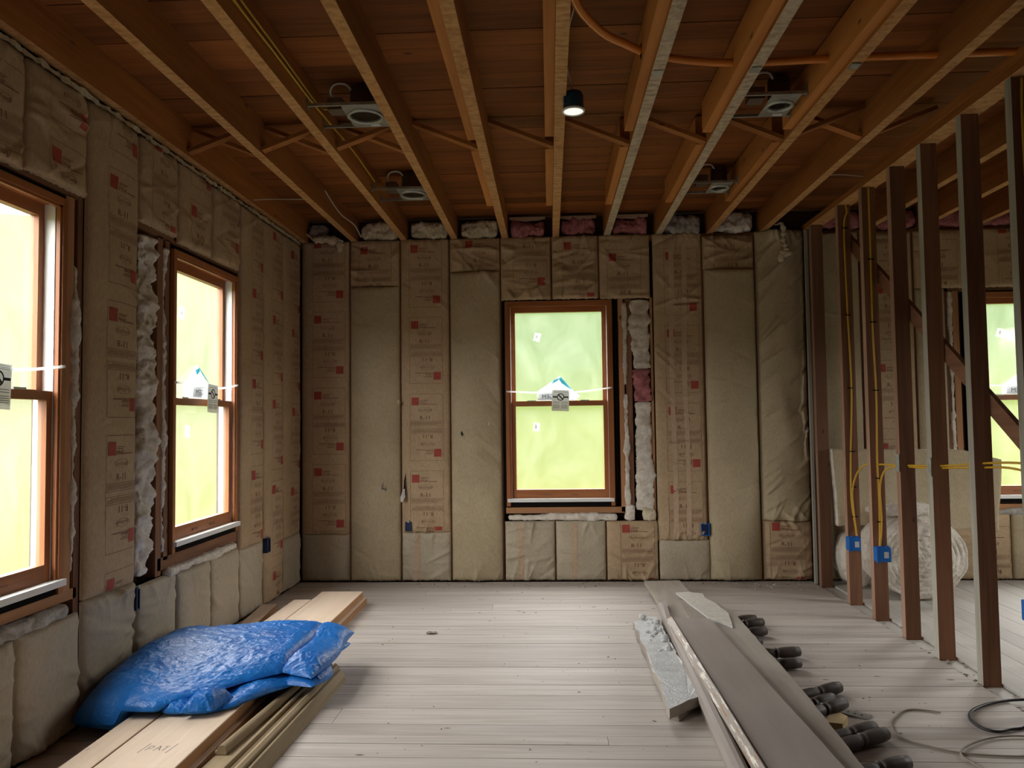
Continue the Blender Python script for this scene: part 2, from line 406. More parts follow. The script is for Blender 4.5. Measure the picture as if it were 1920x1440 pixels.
for k in (6, 7, 8):      # nail guards where the pipe runs through
    box('nail_plate', (JX[k]-JW+.006, JX[k]-.006, 3.165, 3.215, ZC-.006, ZC-.0031), 'galvanised', ceiling)
for (yy, hx) in ((3.86, -1.0),):
    pass
# rim boards closing the joist ends
boxes('rim_board', [(-2.13, 4.73, 6.165, 6.20, ZC, ZT)], 'sheathing_wood', ceiling)

# ------------------------------------------------------------------ walls: sheathing with openings
def sheathing(name, fixed, openings, u0, u1, z0, z1, axis, mat='sheathing_wood', label=''):
    """axis 'y': wall lies in plane y, u is x; axis 'x': wall in plane x, u is y. fixed = (a,b) thickness range."""
    bl = []; cur = u0
    def add(ua, ub, za, zb):
        if ub-ua > .001 and zb-za > .001:
            bl.append((ua, ub, fixed[0], fixed[1], za, zb) if axis == 'y' else (fixed[0], fixed[1], ua, ub, za, zb))
    for (a, b_, za, zb) in sorted(openings):
        add(cur, a, z0, z1); add(a, b_, z0, za); add(a, b_, zb, z1); cur = b_
    add(cur, u1, z0, z1)
    return tag(boxes(name, bl, mat), label, kind='structure')
WZ0, WZ1, WW = .585, 2.207, .85
CW = (-.347, .503)                                     # centre window extent along x
RW = (3.262, 4.112)                                    # window of the next room
LW = [(.49, 1.34), (2.225, 3.06), (3.985, 4.815)]
op = lambda a, b_: (a+.006, b_-.006, WZ0+.006, WZ1-.006)
wall_back = sheathing('wall_back', (D+.10, D+.125), [op(*CW), op(*RW)], -2.13, 4.73, -.03, ZC, 'y', label='back wall framing behind the insulation')
wall_left = sheathing('wall_left', (XL-.125, XL-.10), [op(*w) for w in LW], -2.43, D+.125, -.03, ZT, 'x', label='left wall framing behind the insulation')
XO = 4.62
ROW = [(4.0, 4.85)]
wall_far = sheathing('wall_right', (XO+.10, XO+.125), [op(*w) for w in ROW], -2.43, D+.125, -.03, ZT, 'x', label='outer wall of the next room')
FW = []
wall_front = sheathing('wall_front', (-2.43, -2.40), [op(*w) for w in FW], -2.13, 4.75, -.03, ZT, 'y', label='wall behind the photographer')

def vstud(wall, side, u, w, z0, z1, mat='stud_wood_z', d0=-.010, dep=.088, name='stud'):
    if side == 'back': b = (u, u+w, D-d0, D-d0+dep, z0, z1)
    else: b = (XL+d0-dep, XL+d0, u, u+w, z0, z1)
    return box(name, b, mat, wall)
def hmem(wall, side, u0, u1, z0, z1, mat, d0=-.010, dep=.088, name='plate'):
    if side == 'back': b = (u0, u1, D-d0, D-d0+dep, z0, z1)
    else: b = (XL+d0-dep, XL+d0, u0, u1, z0, z1)
    return box(name, b, mat, wall)
# back wall framing
for u in (-1.994, -1.614, -1.205, -.807): vstud(wall_back, 'back', u, .040, 0, 2.68)
vstud(wall_back, 'back', -.398, .026, 0, 2.68)
vstud(wall_back, 'back', .553, .040, .535, 2.215, 'new_stud_z', d0=-.010)
vstud(wall_back, 'back', .607, .048, .49, 2.215, 'stud_wood_z', d0=-.014)
vstud(wall_back, 'back', .803, .018, .3, 2.22, 'new_stud_z', d0=-.010)
for u in (1.198, 1.606, 2.012, 2.42, 2.83, 3.06): vstud(wall_back, 'back', u, .040, 0, 2.68)
vstud(wall_back, 'back', 3.135, .046, .56, 2.23, 'new_stud_z', d0=-.010)
vstud(wall_back, 'back', 4.14, .04, 0, 2.68)
for u in (.011, .407): vstud(wall_back, 'back', u, .04, 0, .47)
for u in (.011, .387): vstud(wall_back, 'back', u, .04, 2.25, 2.68)
hmem(wall_back, 'back', -.355, .593, .528, .574, 'new_stud_x', d0=-.010, name='rough_sill')
hmem(wall_back, 'back', 3.14, 4.14, .528, .574, 'new_stud_x', d0=-.010, name='rough_sill')
hmem(wall_back, 'back', -.37, .80, 2.222, 2.262, 'stud_wood_x', name='header')
hmem(wall_back, 'back', 3.06, 4.14, 2.222, 2.262, 'stud_wood_x', name='header')
hmem(wall_back, 'back', -2.1, 4.7, 2.682, 2.721, 'stud_wood_x', d0=-.010, dep=.088, name='top_plate')
hmem(wall_back, 'back', -2.1, 4.7, 0.0, .035, 'stud_wood_x', d0=-.02, dep=.07, name='bottom_plate')
# left wall framing
for u in (-2.0, -1.5, -.36, .02, .42, 1.38, 1.78, 2.17, 3.165, 3.600, 4.845, 5.237, 5.632, 6.02): vstud(wall_left, 'left', u, .036, 0, 2.68)
vstud(wall_left, 'left', 3.083, .058, .585, 2.24, 'new_stud_z', d0=-.010)
vstud(wall_left, 'left', 3.838, .055, .49, 2.245, 'stud_wood_z', d0=-.010)
vstud(wall_left, 'left', 3.918, .045, .56, 2.245, 'stud_wood_z', d0=-.010)
for u in (4.008, 4.425): vstud(wall_left, 'left', u, .036, 0, .50); vstud(wall_left, 'left', u, .036, 2.26, 2.68)
for u in (2.38, 2.785): vstud(wall_left, 'left', u, .036, 0, .50); vstud(wall_left, 'left', u, .036, 2.26, 2.68)
hmem(wall_left, 'left', 2.10, 3.185, .540, .585, 'new_stud_y', d0=-.010, name='rough_sill')
hmem(wall_left, 'left', 3.86, 4.845, .515, .578, 'stud_wood_y', d0=-.010, name='rough_sill')
hmem(wall_left, 'left', 2.10, 3.165, 2.235, 2.275, 'stud_wood_y', name='header')
hmem(wall_left, 'left', 3.636, 4.845, 2.238, 2.278, 'stud_wood_y', name='header')
hmem(wall_left, 'left', -2.4, 6.05, 2.682, 2.721, 'stud_wood_y', d0=-.010, dep=.088, name='top_plate')
hmem(wall_left, 'left', -2.4, 6.05, 0.0, .035, 'stud_wood_y', d0=-.02, dep=.07, name='bottom_plate')

# ------------------------------------------------------------------ stud partition on the right
part = tag(box('wall_partition', (2.0, 2.105, -2.38, 6.06, 2.718, 2.757), ['joist_wood_y', 'joist_underside'], fmat=[1, 0, 0, 0, 0, 0]), 'open stud partition between the rooms', kind='structure')
box('top_plate', (1.992, 2.10, -2.38, 4.85, 2.757, 2.80), 'joist_wood_y', part)
PS = [(6.005, 0), (5.87, 0), (5.33, 0), (4.925, 0), (4.520, 0), (4.150, 1), (3.752, 2), (3.345, 1), (2.94, 0), (2.53, 1), (2.1, 0), (1.7, 0), (1.3, 0), (.9, 0), (.5, 0), (.1, 0), (-.3, 0), (-.7, 0), (-1.1, 0), (-1.5, 0), (-1.9, 0), (-2.3, 0)]
for y, st in PS:
    jx = R.uniform(-.004, .004)
    sm = ['stud_wood_z', 'old_stud_pale' if st else 'stud_edge']
    o = box('stud', (XR+jx, XR+jx+.084, y, y+.048, -.012, 2.718), sm, part, fmat=[0, 0, 0, 0, 0, 1])
box('nailer_strip', (1.985, 2.004, 5.955, 5.985, 0, 2.70), 'old_stud_pale', part)
beam('diagonal_brace', (2.106, 5.55, 2.585), (2.106, 3.30, .985), .024, .085, 'stud_wood_y', part)
for y in (4.52, 4.15):
    box('nail_plate', (XR-.006, XR-.0045, y-.001, y+.049, .94, 1.04), 'galvanised', part)

# ------------------------------------------------------------------ windows
def window(name, label, loc, rz, W=WW, extras=True, seed=0):
    H = WZ1-WZ0; r = R
    root = bpy.data.objects.new(name, None); COL.objects.link(root); root.location = loc; root.rotation_euler = (0, 0, rz); root['_local'] = 1
    tag(root, label, kind='structure')
    w = W/2; T = .030
    ww = ['window_wood_z', 'window_wood_x' if rz == 0 else 'window_wood_y']
    def bx(nm, bl, mat, par=root, fm=None): 
        par['_local'] = 1; return boxes(nm, bl, mat, par, fm)
    bx('jamb', [(-w, -w+T, -.010, .0985, 0, H)], ww[0]); bx('jamb', [(w-T, w, -.010, .0985, 0, H)], ww[0])
    bx('head', [(-w+T, w-T, -.010, .0985, H-T, H)], ww[1])
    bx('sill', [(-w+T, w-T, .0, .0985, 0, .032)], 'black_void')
    bx('gap_strip', [(-w-.021, -w-.001, .012, .098, -.012, H+.02), (w+.001, w+.021, .012, .098, -.012, H+.02), (-w-.001, w+.001, .012, .098, H+.001, H+.02)], 'black_void')  # black strips filling the gap around the frame
    bx('stop', [(-w+T, -w+T+.012, -.004, .012, .05, H-T)], ww[0]); bx('stop', [(w-T-.012, w-T, -.004, .012, .05, H-T)], ww[0])
    bx('stop', [(-w+T, w-T, -.004, .012, H-T-.012, H-T)], ww[1])
    bx('jamb_liner', [(-w+T, -w+T+.014, .016, .098, .04, H-T)], 'vinyl_white'); bx('jamb_liner', [(w-T-.014, w-T, .016, .098, .04, H-T)], 'vinyl_white')
    bx('sill_track', [(-w+.008, w-.008, -.030, .014, .034, .060)], 'vinyl_white')
    zm = .822                                       # top of the meeting rail
    i = w-T-.014; S = .034
    ls = bx('lower_sash', [(-i, -i+S, .018, .054, .055, zm), (i-S, i, .018, .054, .055, zm), (-i+S, i-S, .018, .054, .055, .128), (-i+S, i-S, .018, .054, zm-.036, zm)], ww, fm=[0]*12+[1]*12)
    bx('glass', [(-i+S, i-S, .034, .039, .128, zm-.036)], 'filmed_glass', ls)
    us = bx('upper_sash', [(-i, -i+S, .062, .098, zm-.03, H-T), (i-S, i, .062, .098, zm-.03, H-T), (-i+S, i-S, .062, .098, zm-.03, zm+.006), (-i+S, i-S, .062, .098, H-T-.052, H-T)], ww, fm=[0]*12+[1]*12)
    bx('glass', [(-i+S, i-S, .078, .083, zm+.006, H-T-.052)], 'filmed_glass', us)
    if extras:
        bx('finger_pull', [(-.14, -.08, .014, .018, .082, .092)], 'stud_wood_x', ls); bx('finger_pull', [(.08, .14, .014, .018, .082, .092)], 'stud_wood_x', ls)
        for s in (-.22, .2):
            bx('sash_lock', [(s-.035, s+.035, .024, .05, zm, zm+.010)], 'galvanised', ls)
        for nm, par, yy, (cx, cz), a in (('sticker', us, .076, (-.17+.01*seed, 1.342-.03*seed), .25), ('sticker', ls, .032, (-.185+.01*seed, .62+.02*seed), .12)):
            c, s = math.cos(a), math.sin(a); q = [(-.026, -.034), (.026, -.034), (.026, .034), (-.026, .034)]
            q = [(cx+c*x+s*z, cz-s*x+c*z) for x, z in q]
            V = [(x, yy, z) for x, z in q]+[(x, yy+.0012, z) for x, z in q]
            st = mesh_obj(nm, V, [(0, 1, 2, 3), (7, 6, 5, 4), (0, 4, 5, 1), (1, 5, 6, 2), (2, 6, 7, 3), (3, 7, 4, 0)], 'paper_white', par)
            st['_local'] = 1
            q2 = [(cx+c*x+s*z, cz-s*x+c*z) for x, z in ((-.012, -.012), (.004, -.012), (.004, .014), (-.012, .014))]
            mesh_obj('sticker_print', [(x, yy-.0006, z) for x, z in q2], [(0, 1, 2, 3)], 'tag_paper', st)
    mw = Matrix.Translation(loc) @ Matrix.Rotation(rz, 4, 'Z')
    c = mw @ Vector((0, .14, H/2))
    rot = (mw.to_3x3() @ Matrix(((1, 0, 0), (0, 0, 1), (0, -1, 0))).transposed()).to_euler()
    # area light -Z must point into the room (local -Y)
    ez = mw.to_3x3() @ Vector((0, 1, 0)); ex = mw.to_3x3() @ Vector((1, 0, 0)); ey = ez.cross(ex)
    portal(c, Matrix((ex, ey, ez)).transposed().to_euler(), W-.06, H-.06)
    return root, mw

def window_dressing(mw, where, seed):
    """White strap, plastic hardware bag and warning tag fixed across one window."""
    zm = .822; w = WW/2
    tp = lambda x, y, z: mw @ Vector((x, y, z))
    # strap
    pts = [(-w+.006, -.014, .905), (-.17, -.018, .893), (.0, -.021, .888), (.18, -.018, .897), (w-.012, -.014, .925)]
    P = smooth_path(pts, 5); V, F = [], []
    for p in P:
        for dy, dz in ((0, -.006), (0, .006), (-.0015, .006), (-.0015, -.006)): V.append(tp(p.x, p.y+dy, p.z+dz))
    n = len(P)
    for i in range(n-1):
        for k in range(4): F.append((i*4+k, i*4+(k+1) % 4, i*4+4+(k+1) % 4, i*4+4+k))
    F += [(0, 1, 2, 3), (n*4-1, n*4-2, n*4-3, n*4-4)]
    tag(mesh_obj('packing_strap', V, F, 'tape_white'), 'white packing strap stretched across the '+where, 'strap', 'packing straps on the windows')
    # hardware bag: folded plastic leaning on the upper pane, resting on the meeting rail
    bag = thing('hardware_bag', 'clear and teal plastic bag on the rail of the '+where, 'bag', tp(0, .05, zm), 'hardware bags on the windows')
    bp = {'l': (-.175, .030, zm+.012), 'lt': (-.175, .034, zm+.082), 'a': (.008, .066, zm+.205), 'rt': (.115, .040, zm+.083), 'r': (.165, .032, zm+.045), 'rb': (.13, .028, zm+.011), 'm': (-.005, .012, zm+.085), 'mb': (.0, .010, zm+.011), 'at': (-.01, .045, zm+.165)}
    K = list(bp); ix = {k: i for i, k in enumerate(K)}
    V = [tp(*bp[k]) for k in K]+[tp(bp[k][0], max(bp[k][1], .05)+.012, bp[k][2]-.004) for k in K]
    tri = [('l', 'mb', 'm'), ('l', 'm', 'lt'), ('lt', 'm', 'at'), ('lt', 'at', 'a'), ('a', 'at', 'rt'), ('at', 'm', 'rt'), ('m', 'r', 'rt'), ('m', 'mb', 'rb'), ('m', 'rb', 'r')]
    ring = ['l', 'mb', 'rb', 'r', 'rt', 'a', 'lt']
    F = [tuple(ix[k] for k in t_) for t_ in tri]+[tuple(ix[k]+len(K) for k in t_)[::-1] for t_ in tri]
    for a, b_ in zip(ring, ring[1:]+ring[:1]): F.append((ix[a], ix[a]+len(K), ix[b_]+len(K), ix[b_]))
    mesh_obj('film', V, F, 'bag_film', bag)
    def patch(nm, pts_, mat, dy=-.003):
        V = [tp(x, y+dy, z) for x, y, z in pts_]; mesh_obj(nm, V, [tuple(range(len(V)))], mat, bag)
    L = lambda a, b_, s: tuple(np.array(bp[a])*(1-s)+np.array(bp[b_])*s)
    patch('teal_panel', [L('at', 'a', .4), L('a', 'rt', .08), L('a', 'rt', .85), tuple(np.array(L('m', 'rt', .8))+np.array((0, -.002, .012))), tuple(np.array(L('at', 'rt', .25)))], 'bag_teal', -.006)
    patch('teal_panel', [L('lt', 'a', .72), L('lt', 'at', .72), L('at', 'a', .05), L('at', 'a', .55)], 'bag_teal', -.006)
    pp = [(-.172, .006, zm+.012), (-.06, .004, zm+.012), (-.06, .004, zm+.072), (-.165, .006, zm+.07)]
    V = [tp(*p) for p in pp]+[tp(p[0], p[1]+.002, p[2]) for p in pp]
    mesh_obj('carton_flap', V, [(0, 1, 2, 3), (7, 6, 5, 4), (0, 4, 5, 1), (1, 5, 6, 2), (2, 6, 7, 3), (3, 7, 4, 0)], 'paper_white', bag)
    v, f, wd = text_geo('GEM'); h = .032
    V = [tp(-.045-x*h*1.05-.02*0, .0025, zm+.024+z*h) for x, z in v]
    mesh_obj('carton_lettering', V, [tuple(q[::-1]) for q in f], 'ink_grey', bag)
    # warning tag
    tx, tz, tw, th = .008, .745, .135, .165
    tagr = thing('warning_tag', 'grey warning tag with crossed-out circle in the '+where, 'tag', tp(tx, -.03, tz), 'warning tags on the windows')
    a = .04
    def tq(x, z, y): 
        c, s = math.cos(a), math.sin(a); return tp(tx+c*x+s*z, -.030-y, tz+th/2-s*x+c*z)
    q = [(-tw/2, -th/2), (tw/2, -th/2), (tw/2, th/2), (-tw/2, th/2)]
    V = [tq(x, z, 0) for x, z in q]+[tq(x, z, -.0015) for x, z in q]
    card = mesh_obj('card', V, [(0, 1, 2, 3), (7, 6, 5, 4), (0, 4, 5, 1), (1, 5, 6, 2), (2, 6, 7, 3), (3, 7, 4, 0)], 'tag_paper', tagr)
    V, F = [], []
    def quad(x0, x1, z0, z1):
        k = len(V); V.extend([tq(x0, z0, .0012), tq(x1, z0, .0012), tq(x1, z1, .0012), tq(x0, z1, .0012)]); F.append((k, k+1, k+2, k+3))
    quad(-.062, -.026, .022, .033); quad(.026, .062, .022, .033)
    k = len(V)
    for i in range(28):
        an = 2*math.pi*i/28
        for rr in (.022, .029): V.append(tq(math.cos(an)*rr, .028+math.sin(an)*rr, .0012))
    for i in range(28):
        j = (i+1) % 28; F.append((k+2*i, k+2*i+1, k+2*j+1, k+2*j))
    k = len(V); V.extend([tq(x, .028+z, .0012) for x, z in ((-.021, .014), (-.014, .021), (.021, -.014), (.014, -.021))]); F.append((k, k+3, k+2, k+1))
    mesh_obj('prohibition_sign', V, F, 'ink_black', card)
    V, F = [], []
    for z in (.075, .068, .062): quad(-.058, .058, z, z+.002)
    for z in (-.012, -.022, -.036, -.044, -.052, -.060): quad(-.058, -.006, z, z+.0025); quad(.006, .058, z, z+.0025)
    mesh_obj('fine_print', V, F, 'ink_grey', card)['kind'] = 'stuff'

cw = (CW[0]+CW[1])/2
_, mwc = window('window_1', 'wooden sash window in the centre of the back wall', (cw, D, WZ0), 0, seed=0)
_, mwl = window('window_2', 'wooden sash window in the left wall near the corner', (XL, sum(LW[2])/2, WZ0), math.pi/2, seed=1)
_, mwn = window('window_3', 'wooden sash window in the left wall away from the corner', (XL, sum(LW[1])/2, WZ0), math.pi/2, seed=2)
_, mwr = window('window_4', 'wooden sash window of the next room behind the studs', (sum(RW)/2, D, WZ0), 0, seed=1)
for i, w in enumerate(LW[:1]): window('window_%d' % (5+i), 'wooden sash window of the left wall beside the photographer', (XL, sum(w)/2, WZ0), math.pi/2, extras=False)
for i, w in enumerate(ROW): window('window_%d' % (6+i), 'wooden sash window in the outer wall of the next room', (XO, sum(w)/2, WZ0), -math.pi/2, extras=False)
for i, w in enumerate(FW): window('window_%d' % (7+i), 'wooden sash window behind the photographer', (sum(w)/2, -2.30, WZ0), math.pi, extras=False)
window_dressing(mwc, 'window in the back wall', 0)
window_dressing(mwl, 'left-wall window nearer the corner', 1)
window_dressing(mwn, 'left-wall window farther from the corner', 2)
window_dressing(mwr, 'window behind the studs', 1)

# ------------------------------------------------------------------ kraft-faced insulation batts
def P3(side, u, d, z):
    return (u, D-d, z) if side == 'back' else ((XL+d, u, z) if side == 'left' else ((u, -2.385+d, z) if side == 'front' else (XO-d, u, z)))
def batt(label, side, u0, u1, z0, z1, mat='kraft_paper', bulge=.026, phase=None, boxu=.20, seed=0, wr=14, wamp=.006, tape=None, group='insulation batts in the walls', boxw=.265, diag=0.0, pw=4.0, upside=False):
    rg = np.random.default_rng(seed*17+3); wamp *= 1.35
    g = .006; u0 += g; u1 -= g; w = u1-u0; h = z1-z0; uc = (u0+u1)/2
    W = []
    for k in range(wr):
        sd = rg.random() < .5
        ua = u0 if sd else u1; za = rg.uniform(z0, z1); ln = rg.uniform(.06, .26); an = rg.uniform(-1.0, .5) if not diag else diag+rg.uniform(-.25, .25)
        dr = 1 if sd else -1
        if diag: an = an*dr
        W.append((ua, za, ua+dr*math.cos(an)*ln, za+math.sin(an)*ln, rg.choice([-1, 1, 1])*rg.uniform(.5, 1.3)*wamp*1.7, rg.uniform(.008, .016)))
    for k in range(wr//3):
        ua = rg.uniform(u0+.05, u1-.05); e = rg.random() < .5; za = z0 if e else z1
        W.append((ua, za, ua+rg.uniform(-.08, .08), za+(1 if e else -1)*rg.uniform(.05, .16), rg.uniform(.5, 1.2)*wamp*1.6, rg.uniform(.008, .015)))
    ph = rg.uniform(0, 6.28, 8); fr = rg.uniform(2, 11, (8, 2)); am = rg.uniform(.0005, .0022, 8)
    def d(u, z):
        s = np.clip(np.abs((u-uc)/(w/2)), 0, 1); B = bulge*(1-s**pw)**.6
        e = np.minimum(np.clip((z-z0)/.045, 0, 1), np.clip((z1-z)/.045, 0, 1)); B = B*(.35+.65*np.sqrt(np.clip(1-(1-e)**2, 0, 1)))
        x = np.zeros_like(u)
        for k in range(8): x = x+am[k]*np.sin(fr[k, 0]*u*2.2+fr[k, 1]*z+ph[k])
        for (ua, za, ub, zb, a, wd) in W:
            L2 = (ub-ua)**2+(zb-za)**2; t_ = np.clip(((u-ua)*(ub-ua)+(z-za)*(zb-za))/L2, 0, 1)
            ds = (u-ua-t_*(ub-ua))**2+(z-za-t_*(zb-za))**2
            x = x+a*np.exp(-np.sqrt(ds)/wd)*(1-.75*t_)
        return .003+B+x*(.25+.75*np.sqrt(np.clip(1-s, 0, 1)))
    nu = max(10, int(w/(.0085 if side in ('back', 'left') else .03))); nz = max(10, int(h/(.0095 if side in ('back', 'left') else .04)))
    U, Z = np.meshgrid(np.linspace(u0, u1, nu+1), np.linspace(z0, z1, nz+1))
    Dp = d(U, Z)
    # ragged hems
    Zr = Z+np.where(Z <= z0+1e-6, rg.uniform(-.004, .004, Z.shape), 0)
    V = [P3(side, a, b_, c) for a, b_, c in zip(U.ravel(), Dp.ravel(), Zr.ravel())]
    F = []
    for j in range(nz):
        for i in range(nu):
            k = j*(nu+1)+i; F.append((k, k+1, k+nu+2, k+nu+1))
    nv = len(V)
    # return hem into the cavity so the batt has a body
    rim = [i for i in range(nu+1)]+[j*(nu+1)+nu for j in range(1, nz+1)]+[nz*(nu+1)+i for i in range(nu-1, -1, -1)]+[j*(nu+1) for j in range(nz-1, 0, -1)]
    Uf, Zf = U.ravel(), Zr.ravel()
    V += [P3(side, Uf[i], -.008, Zf[i]) for i in rim]
    for k in range(len(rim)):
        k2 = (k+1) % len(rim); F.append((rim[k2], rim[k], nv+k, nv+k2))
    F.append(tuple(nv+k for k in range(len(rim))))
    if side in ('left',): pass
    base = P3(side, uc, .0, z0)
    root = thing('insulation_batt', label, 'insulation', base, group)
    face = mesh_obj('kraft_facing', V, F, mat, root, smooth=True)
    # ---- printing
    if phase is not None or tape:
        logos = []; acc = {'ink_red': ([], []), 'ink_rust': ([], []), 'kraft_tape': ([], [])}
        def put(ink, uv, f, lift=.0016):
            uv = np.asarray(uv); ok = (uv[:, 0] > u0+.008) & (uv[:, 0] < u1-.008) & (uv[:, 1] > z0+.008) & (uv[:, 1] < z1-.008)
            Vv, Ff = acc[ink]; k = len(Vv); dd = d(uv[:, 0], uv[:, 1])+lift
            Vv.extend(P3(side, a, c, b_) for (a, b_), c in zip(uv, dd))
            Ff.extend(tuple(i+k for i in q) for q in f if all(ok[i] for i in q))
        def rect(ink, a0, a1, b0, b1, tf, nx=8, ny=1, lift=.0016):
            uv = [tf(a0+(a1-a0)*i/nx, b0+(b1-b0)*j/ny) for j in range(ny+1) for i in range(nx+1)]
            f = [(j*(nx+1)+i, j*(nx+1)+i+1, (j+1)*(nx+1)+i+1, (j+1)*(nx+1)+i) for j in range(ny) for i in range(nx)]
            put(ink, uv, f, lift)
        def text(ink, s, a, b_, size, tf):
            v, f, wd = text_geo(s)
            put(ink, [tf(a+x*size, b_-y_*size) for x, y_ in v], f)
        if tape:
            for a in tape:
                n_ = max(4, int(h/.014))
                uv = [(u0+a+dx+.006*math.sin(j*.05), z0+.01+(h-.02)*j/n_) for j in range(n_+1) for dx in (0, .013, .026, .038)]
                put('kraft_tape', uv, [(j*4+i, j*4+i+1, j*4+i+5, j*4+i+4) for j in range(n_) for i in range(3)], .0022)
        if phase is not None:
            zt = phase; Wb = boxw
            while zt < z1+.6: zt += .61
            b0 = u0+boxu*w
            while zt > z0:
                for fl in (False, True):
                    tf = (lambda a, b_, zt=zt: (b0+Wb-a, zt-(.53-b_))) if fl else (lambda a, b_, zt=zt: (b0+a, zt-b_))
                    rect('ink_rust', 0, Wb, 0, .0022, tf, 12); rect('ink_rust', 0, .002, 0, .265, tf, 1, 14); rect('ink_rust', Wb-.002, Wb, 0, .265, tf, 1, 14)
                    logos.append(len(acc['ink_red'][1])); rect('ink_red', .014, .074, .030, .092, tf, 6, 6)
                    text('ink_rust', 'PINK', .082, .090, .020, tf); rect('ink_rust', .145, .215, .083, .087, tf, 6); rect('ink_rust', .082, .150, .052, .055, tf, 6); rect('ink_rust', .082, .135, .060, .063, tf, 6)
                    text('ink_rust', 'EcoTouch', .082, .138, .016, tf)
                    n_ = 30; uv = []
                    for k in range(n_):
                        an = 2*math.pi*k/n_
                        for q in (1, .94): uv.append(tf(.122+math.cos(an)*.056*q, .129+math.sin(an)*.019*q))
                    put('ink_rust', uv, [(2*k, 2*k+1, 2*((k+1) % n_)+1, 2*((k+1) % n_)) for k in range(n_)])
                    text('ink_rust', 'R-11', .083, .207, .031, tf)
                    rect('ink_rust', 0, Wb, .217, .2188, tf, 12)
                    for q in (.225, .231, .237, .243): rect('ink_rust', .008, Wb-.010-.03*(q > .24), q, q+.0018, tf, 12)
                    rect('ink_rust', 0, Wb, .252, .2535, tf, 12)
                zt -= .61
        for ink, (Vv, Ff) in acc.items():
            if not Ff: continue
            cuts = logos+[len(Ff)] if ink == 'ink_red' else ([0, len(Ff)] if ink == 'ink_rust' else [len(Ff)*i//len(tape) for i in range(len(tape)+1)])
            for a, c in zip(cuts, cuts[1:]):
                fs = Ff[a:c]
                if not fs: continue
                used = sorted({i for f in fs for i in f}); mp_ = {v: i for i, v in enumerate(used)}
                o_ = mesh_obj({'ink_red': 'logo_print', 'ink_rust': 'lettering_print', 'kraft_tape': 'seam_tape'}[ink], [Vv[i] for i in used], [tuple(mp_[i] for i in f) for f in fs], ink, face)
                if ink == 'ink_rust': o_['kind'] = 'stuff'
    return root

b = 'back'
batt('printed kraft batt of the back wall in the left corner, above its plain end', b, -1.992, -1.594, .375, 2.722, phase=2.15-.0, boxu=.24, seed=1, wr=10, wamp=.004)
batt('short plain batt end at the floor in the left corner of the back wall', b, -1.992, -1.594, .012, .375, 'kraft_grey', seed=2, wr=8)
batt('short printed batt piece over the plain batt second from the left corner', b, -1.594, -1.185, 2.35, 2.722, phase=2.70, boxu=.18, seed=3, wr=16, wamp=0.0135)
batt('plain tan batt of the back wall with a small four-shaped tear', b, -1.594, -1.185, .012, 2.35, 'kraft_plain', bulge=.055, pw=2.0, seed=4, wr=26, wamp=.005)
batt('printed kraft batt of the back wall with a torn paper flap at its left edge', b, -1.185, -.787, .386, 2.722, phase=2.092, boxu=.18, seed=5, wr=30, diag=-.75, wamp=.008)
batt('plain taped batt end at the floor under the printed batt with the torn flap', b, -1.185, -.787, .012, .386, 'kraft_grey', seed=6, wr=18, tape=[.10], wamp=0.0105)
batt('short printed batt piece at the top beside the insulation over the back window', b, -.787, -.378, 2.454, 2.722, phase=2.73, boxu=.28, seed=7, wr=14, wamp=0.0135)
batt('plain tan batt directly left of the back wall window', b, -.787, -.378, .012, 2.454, 'kraft_plain', bulge=.062, pw=2.0, seed=8, wr=40, diag=-.85, wamp=.009)
batt('crumpled printed batt over the left part of the back window', b, -.378, .030, 2.220, 2.722, phase=2.83, boxu=.25, seed=9, wr=22, wamp=0.0135)
batt('crumpled printed batt over the middle of the back window', b, .030, .405, 2.220, 2.722, phase=2.70, boxu=.22, seed=10, wr=22, wamp=0.0120)
batt('printed batt over the right end of the back window and its exposed wool', b, .405, .812, 2.215, 2.722, phase=2.60, boxu=.15, seed=11, wr=14, wamp=0.0105)
batt('plain batt with a wide tape strip under the left end of the back window', b, -.368, .031, .012, .467, 'kraft_grey', seed=12, tape=[.10], wr=20, wamp=0.0120)
batt('plain batt with a narrow tape strip under the middle of the back window', b, .031, .427, .012, .467, 'kraft_grey', seed=13, tape=[.12], wr=20, wamp=.006)
batt('printed batt under the exposed wool beside the back window', b, .427, .832, .012, .465, phase=.47, boxu=.26, seed=14, wr=20, wamp=0.0135)
batt('printed batt with two long tape strips right of the exposed wool', b, .825, 1.217, .317, 2.722, phase=2.60, boxu=.22, seed=15, tape=[.115, .215], wr=50, wamp=.009)
batt('short plain batt end at the floor under the batt with two tape strips', b, .832, 1.234, .012, .317, 'kraft_grey', seed=16, wr=8)
batt('short printed batt piece over the tall plain batt right of the tape strips', b, 1.217, 1.622, 2.43, 2.695, phase=2.80, boxu=.22, seed=17, wr=14, wamp=0.0150)
batt('tall smooth plain batt right of the batt with two tape strips', b, 1.222, 1.626, .012, 2.43, 'kraft_plain', bulge=.085, pw=2.0, seed=18, wr=18, wamp=.005)
batt('plain batt with heavy diagonal wrinkles beside the stud partition', b, 1.626, 2.010, .464, 2.722, 'kraft_plain', bulge=.08, pw=2.0, seed=19, wr=60, diag=.75, wamp=.018)
batt('printed batt end at the floor beside the stud partition', b, 1.630, 2.010, .012, .464, phase=.48, boxu=.12, seed=20, wr=24, wamp=.009, bulge=.04)
batt('plain batt seen between the first studs of the partition', b, 2.06, 2.43, .012, 2.70, 'kraft_plain', seed=21)
batt('printed batt of the next room behind the third stud', b, 2.44, 2.835, .012, 2.70, phase=2.3, boxu=.2, seed=22)
batt('narrow plain batt left of the next room window', b, 2.845, 3.075, .012, 2.24, 'kraft_plain', seed=23)
batt('printed batt over the left part of the next room window', b, 2.845, 3.35, 2.245, 2.70, phase=2.62, boxu=.1, seed=24, wr=16)
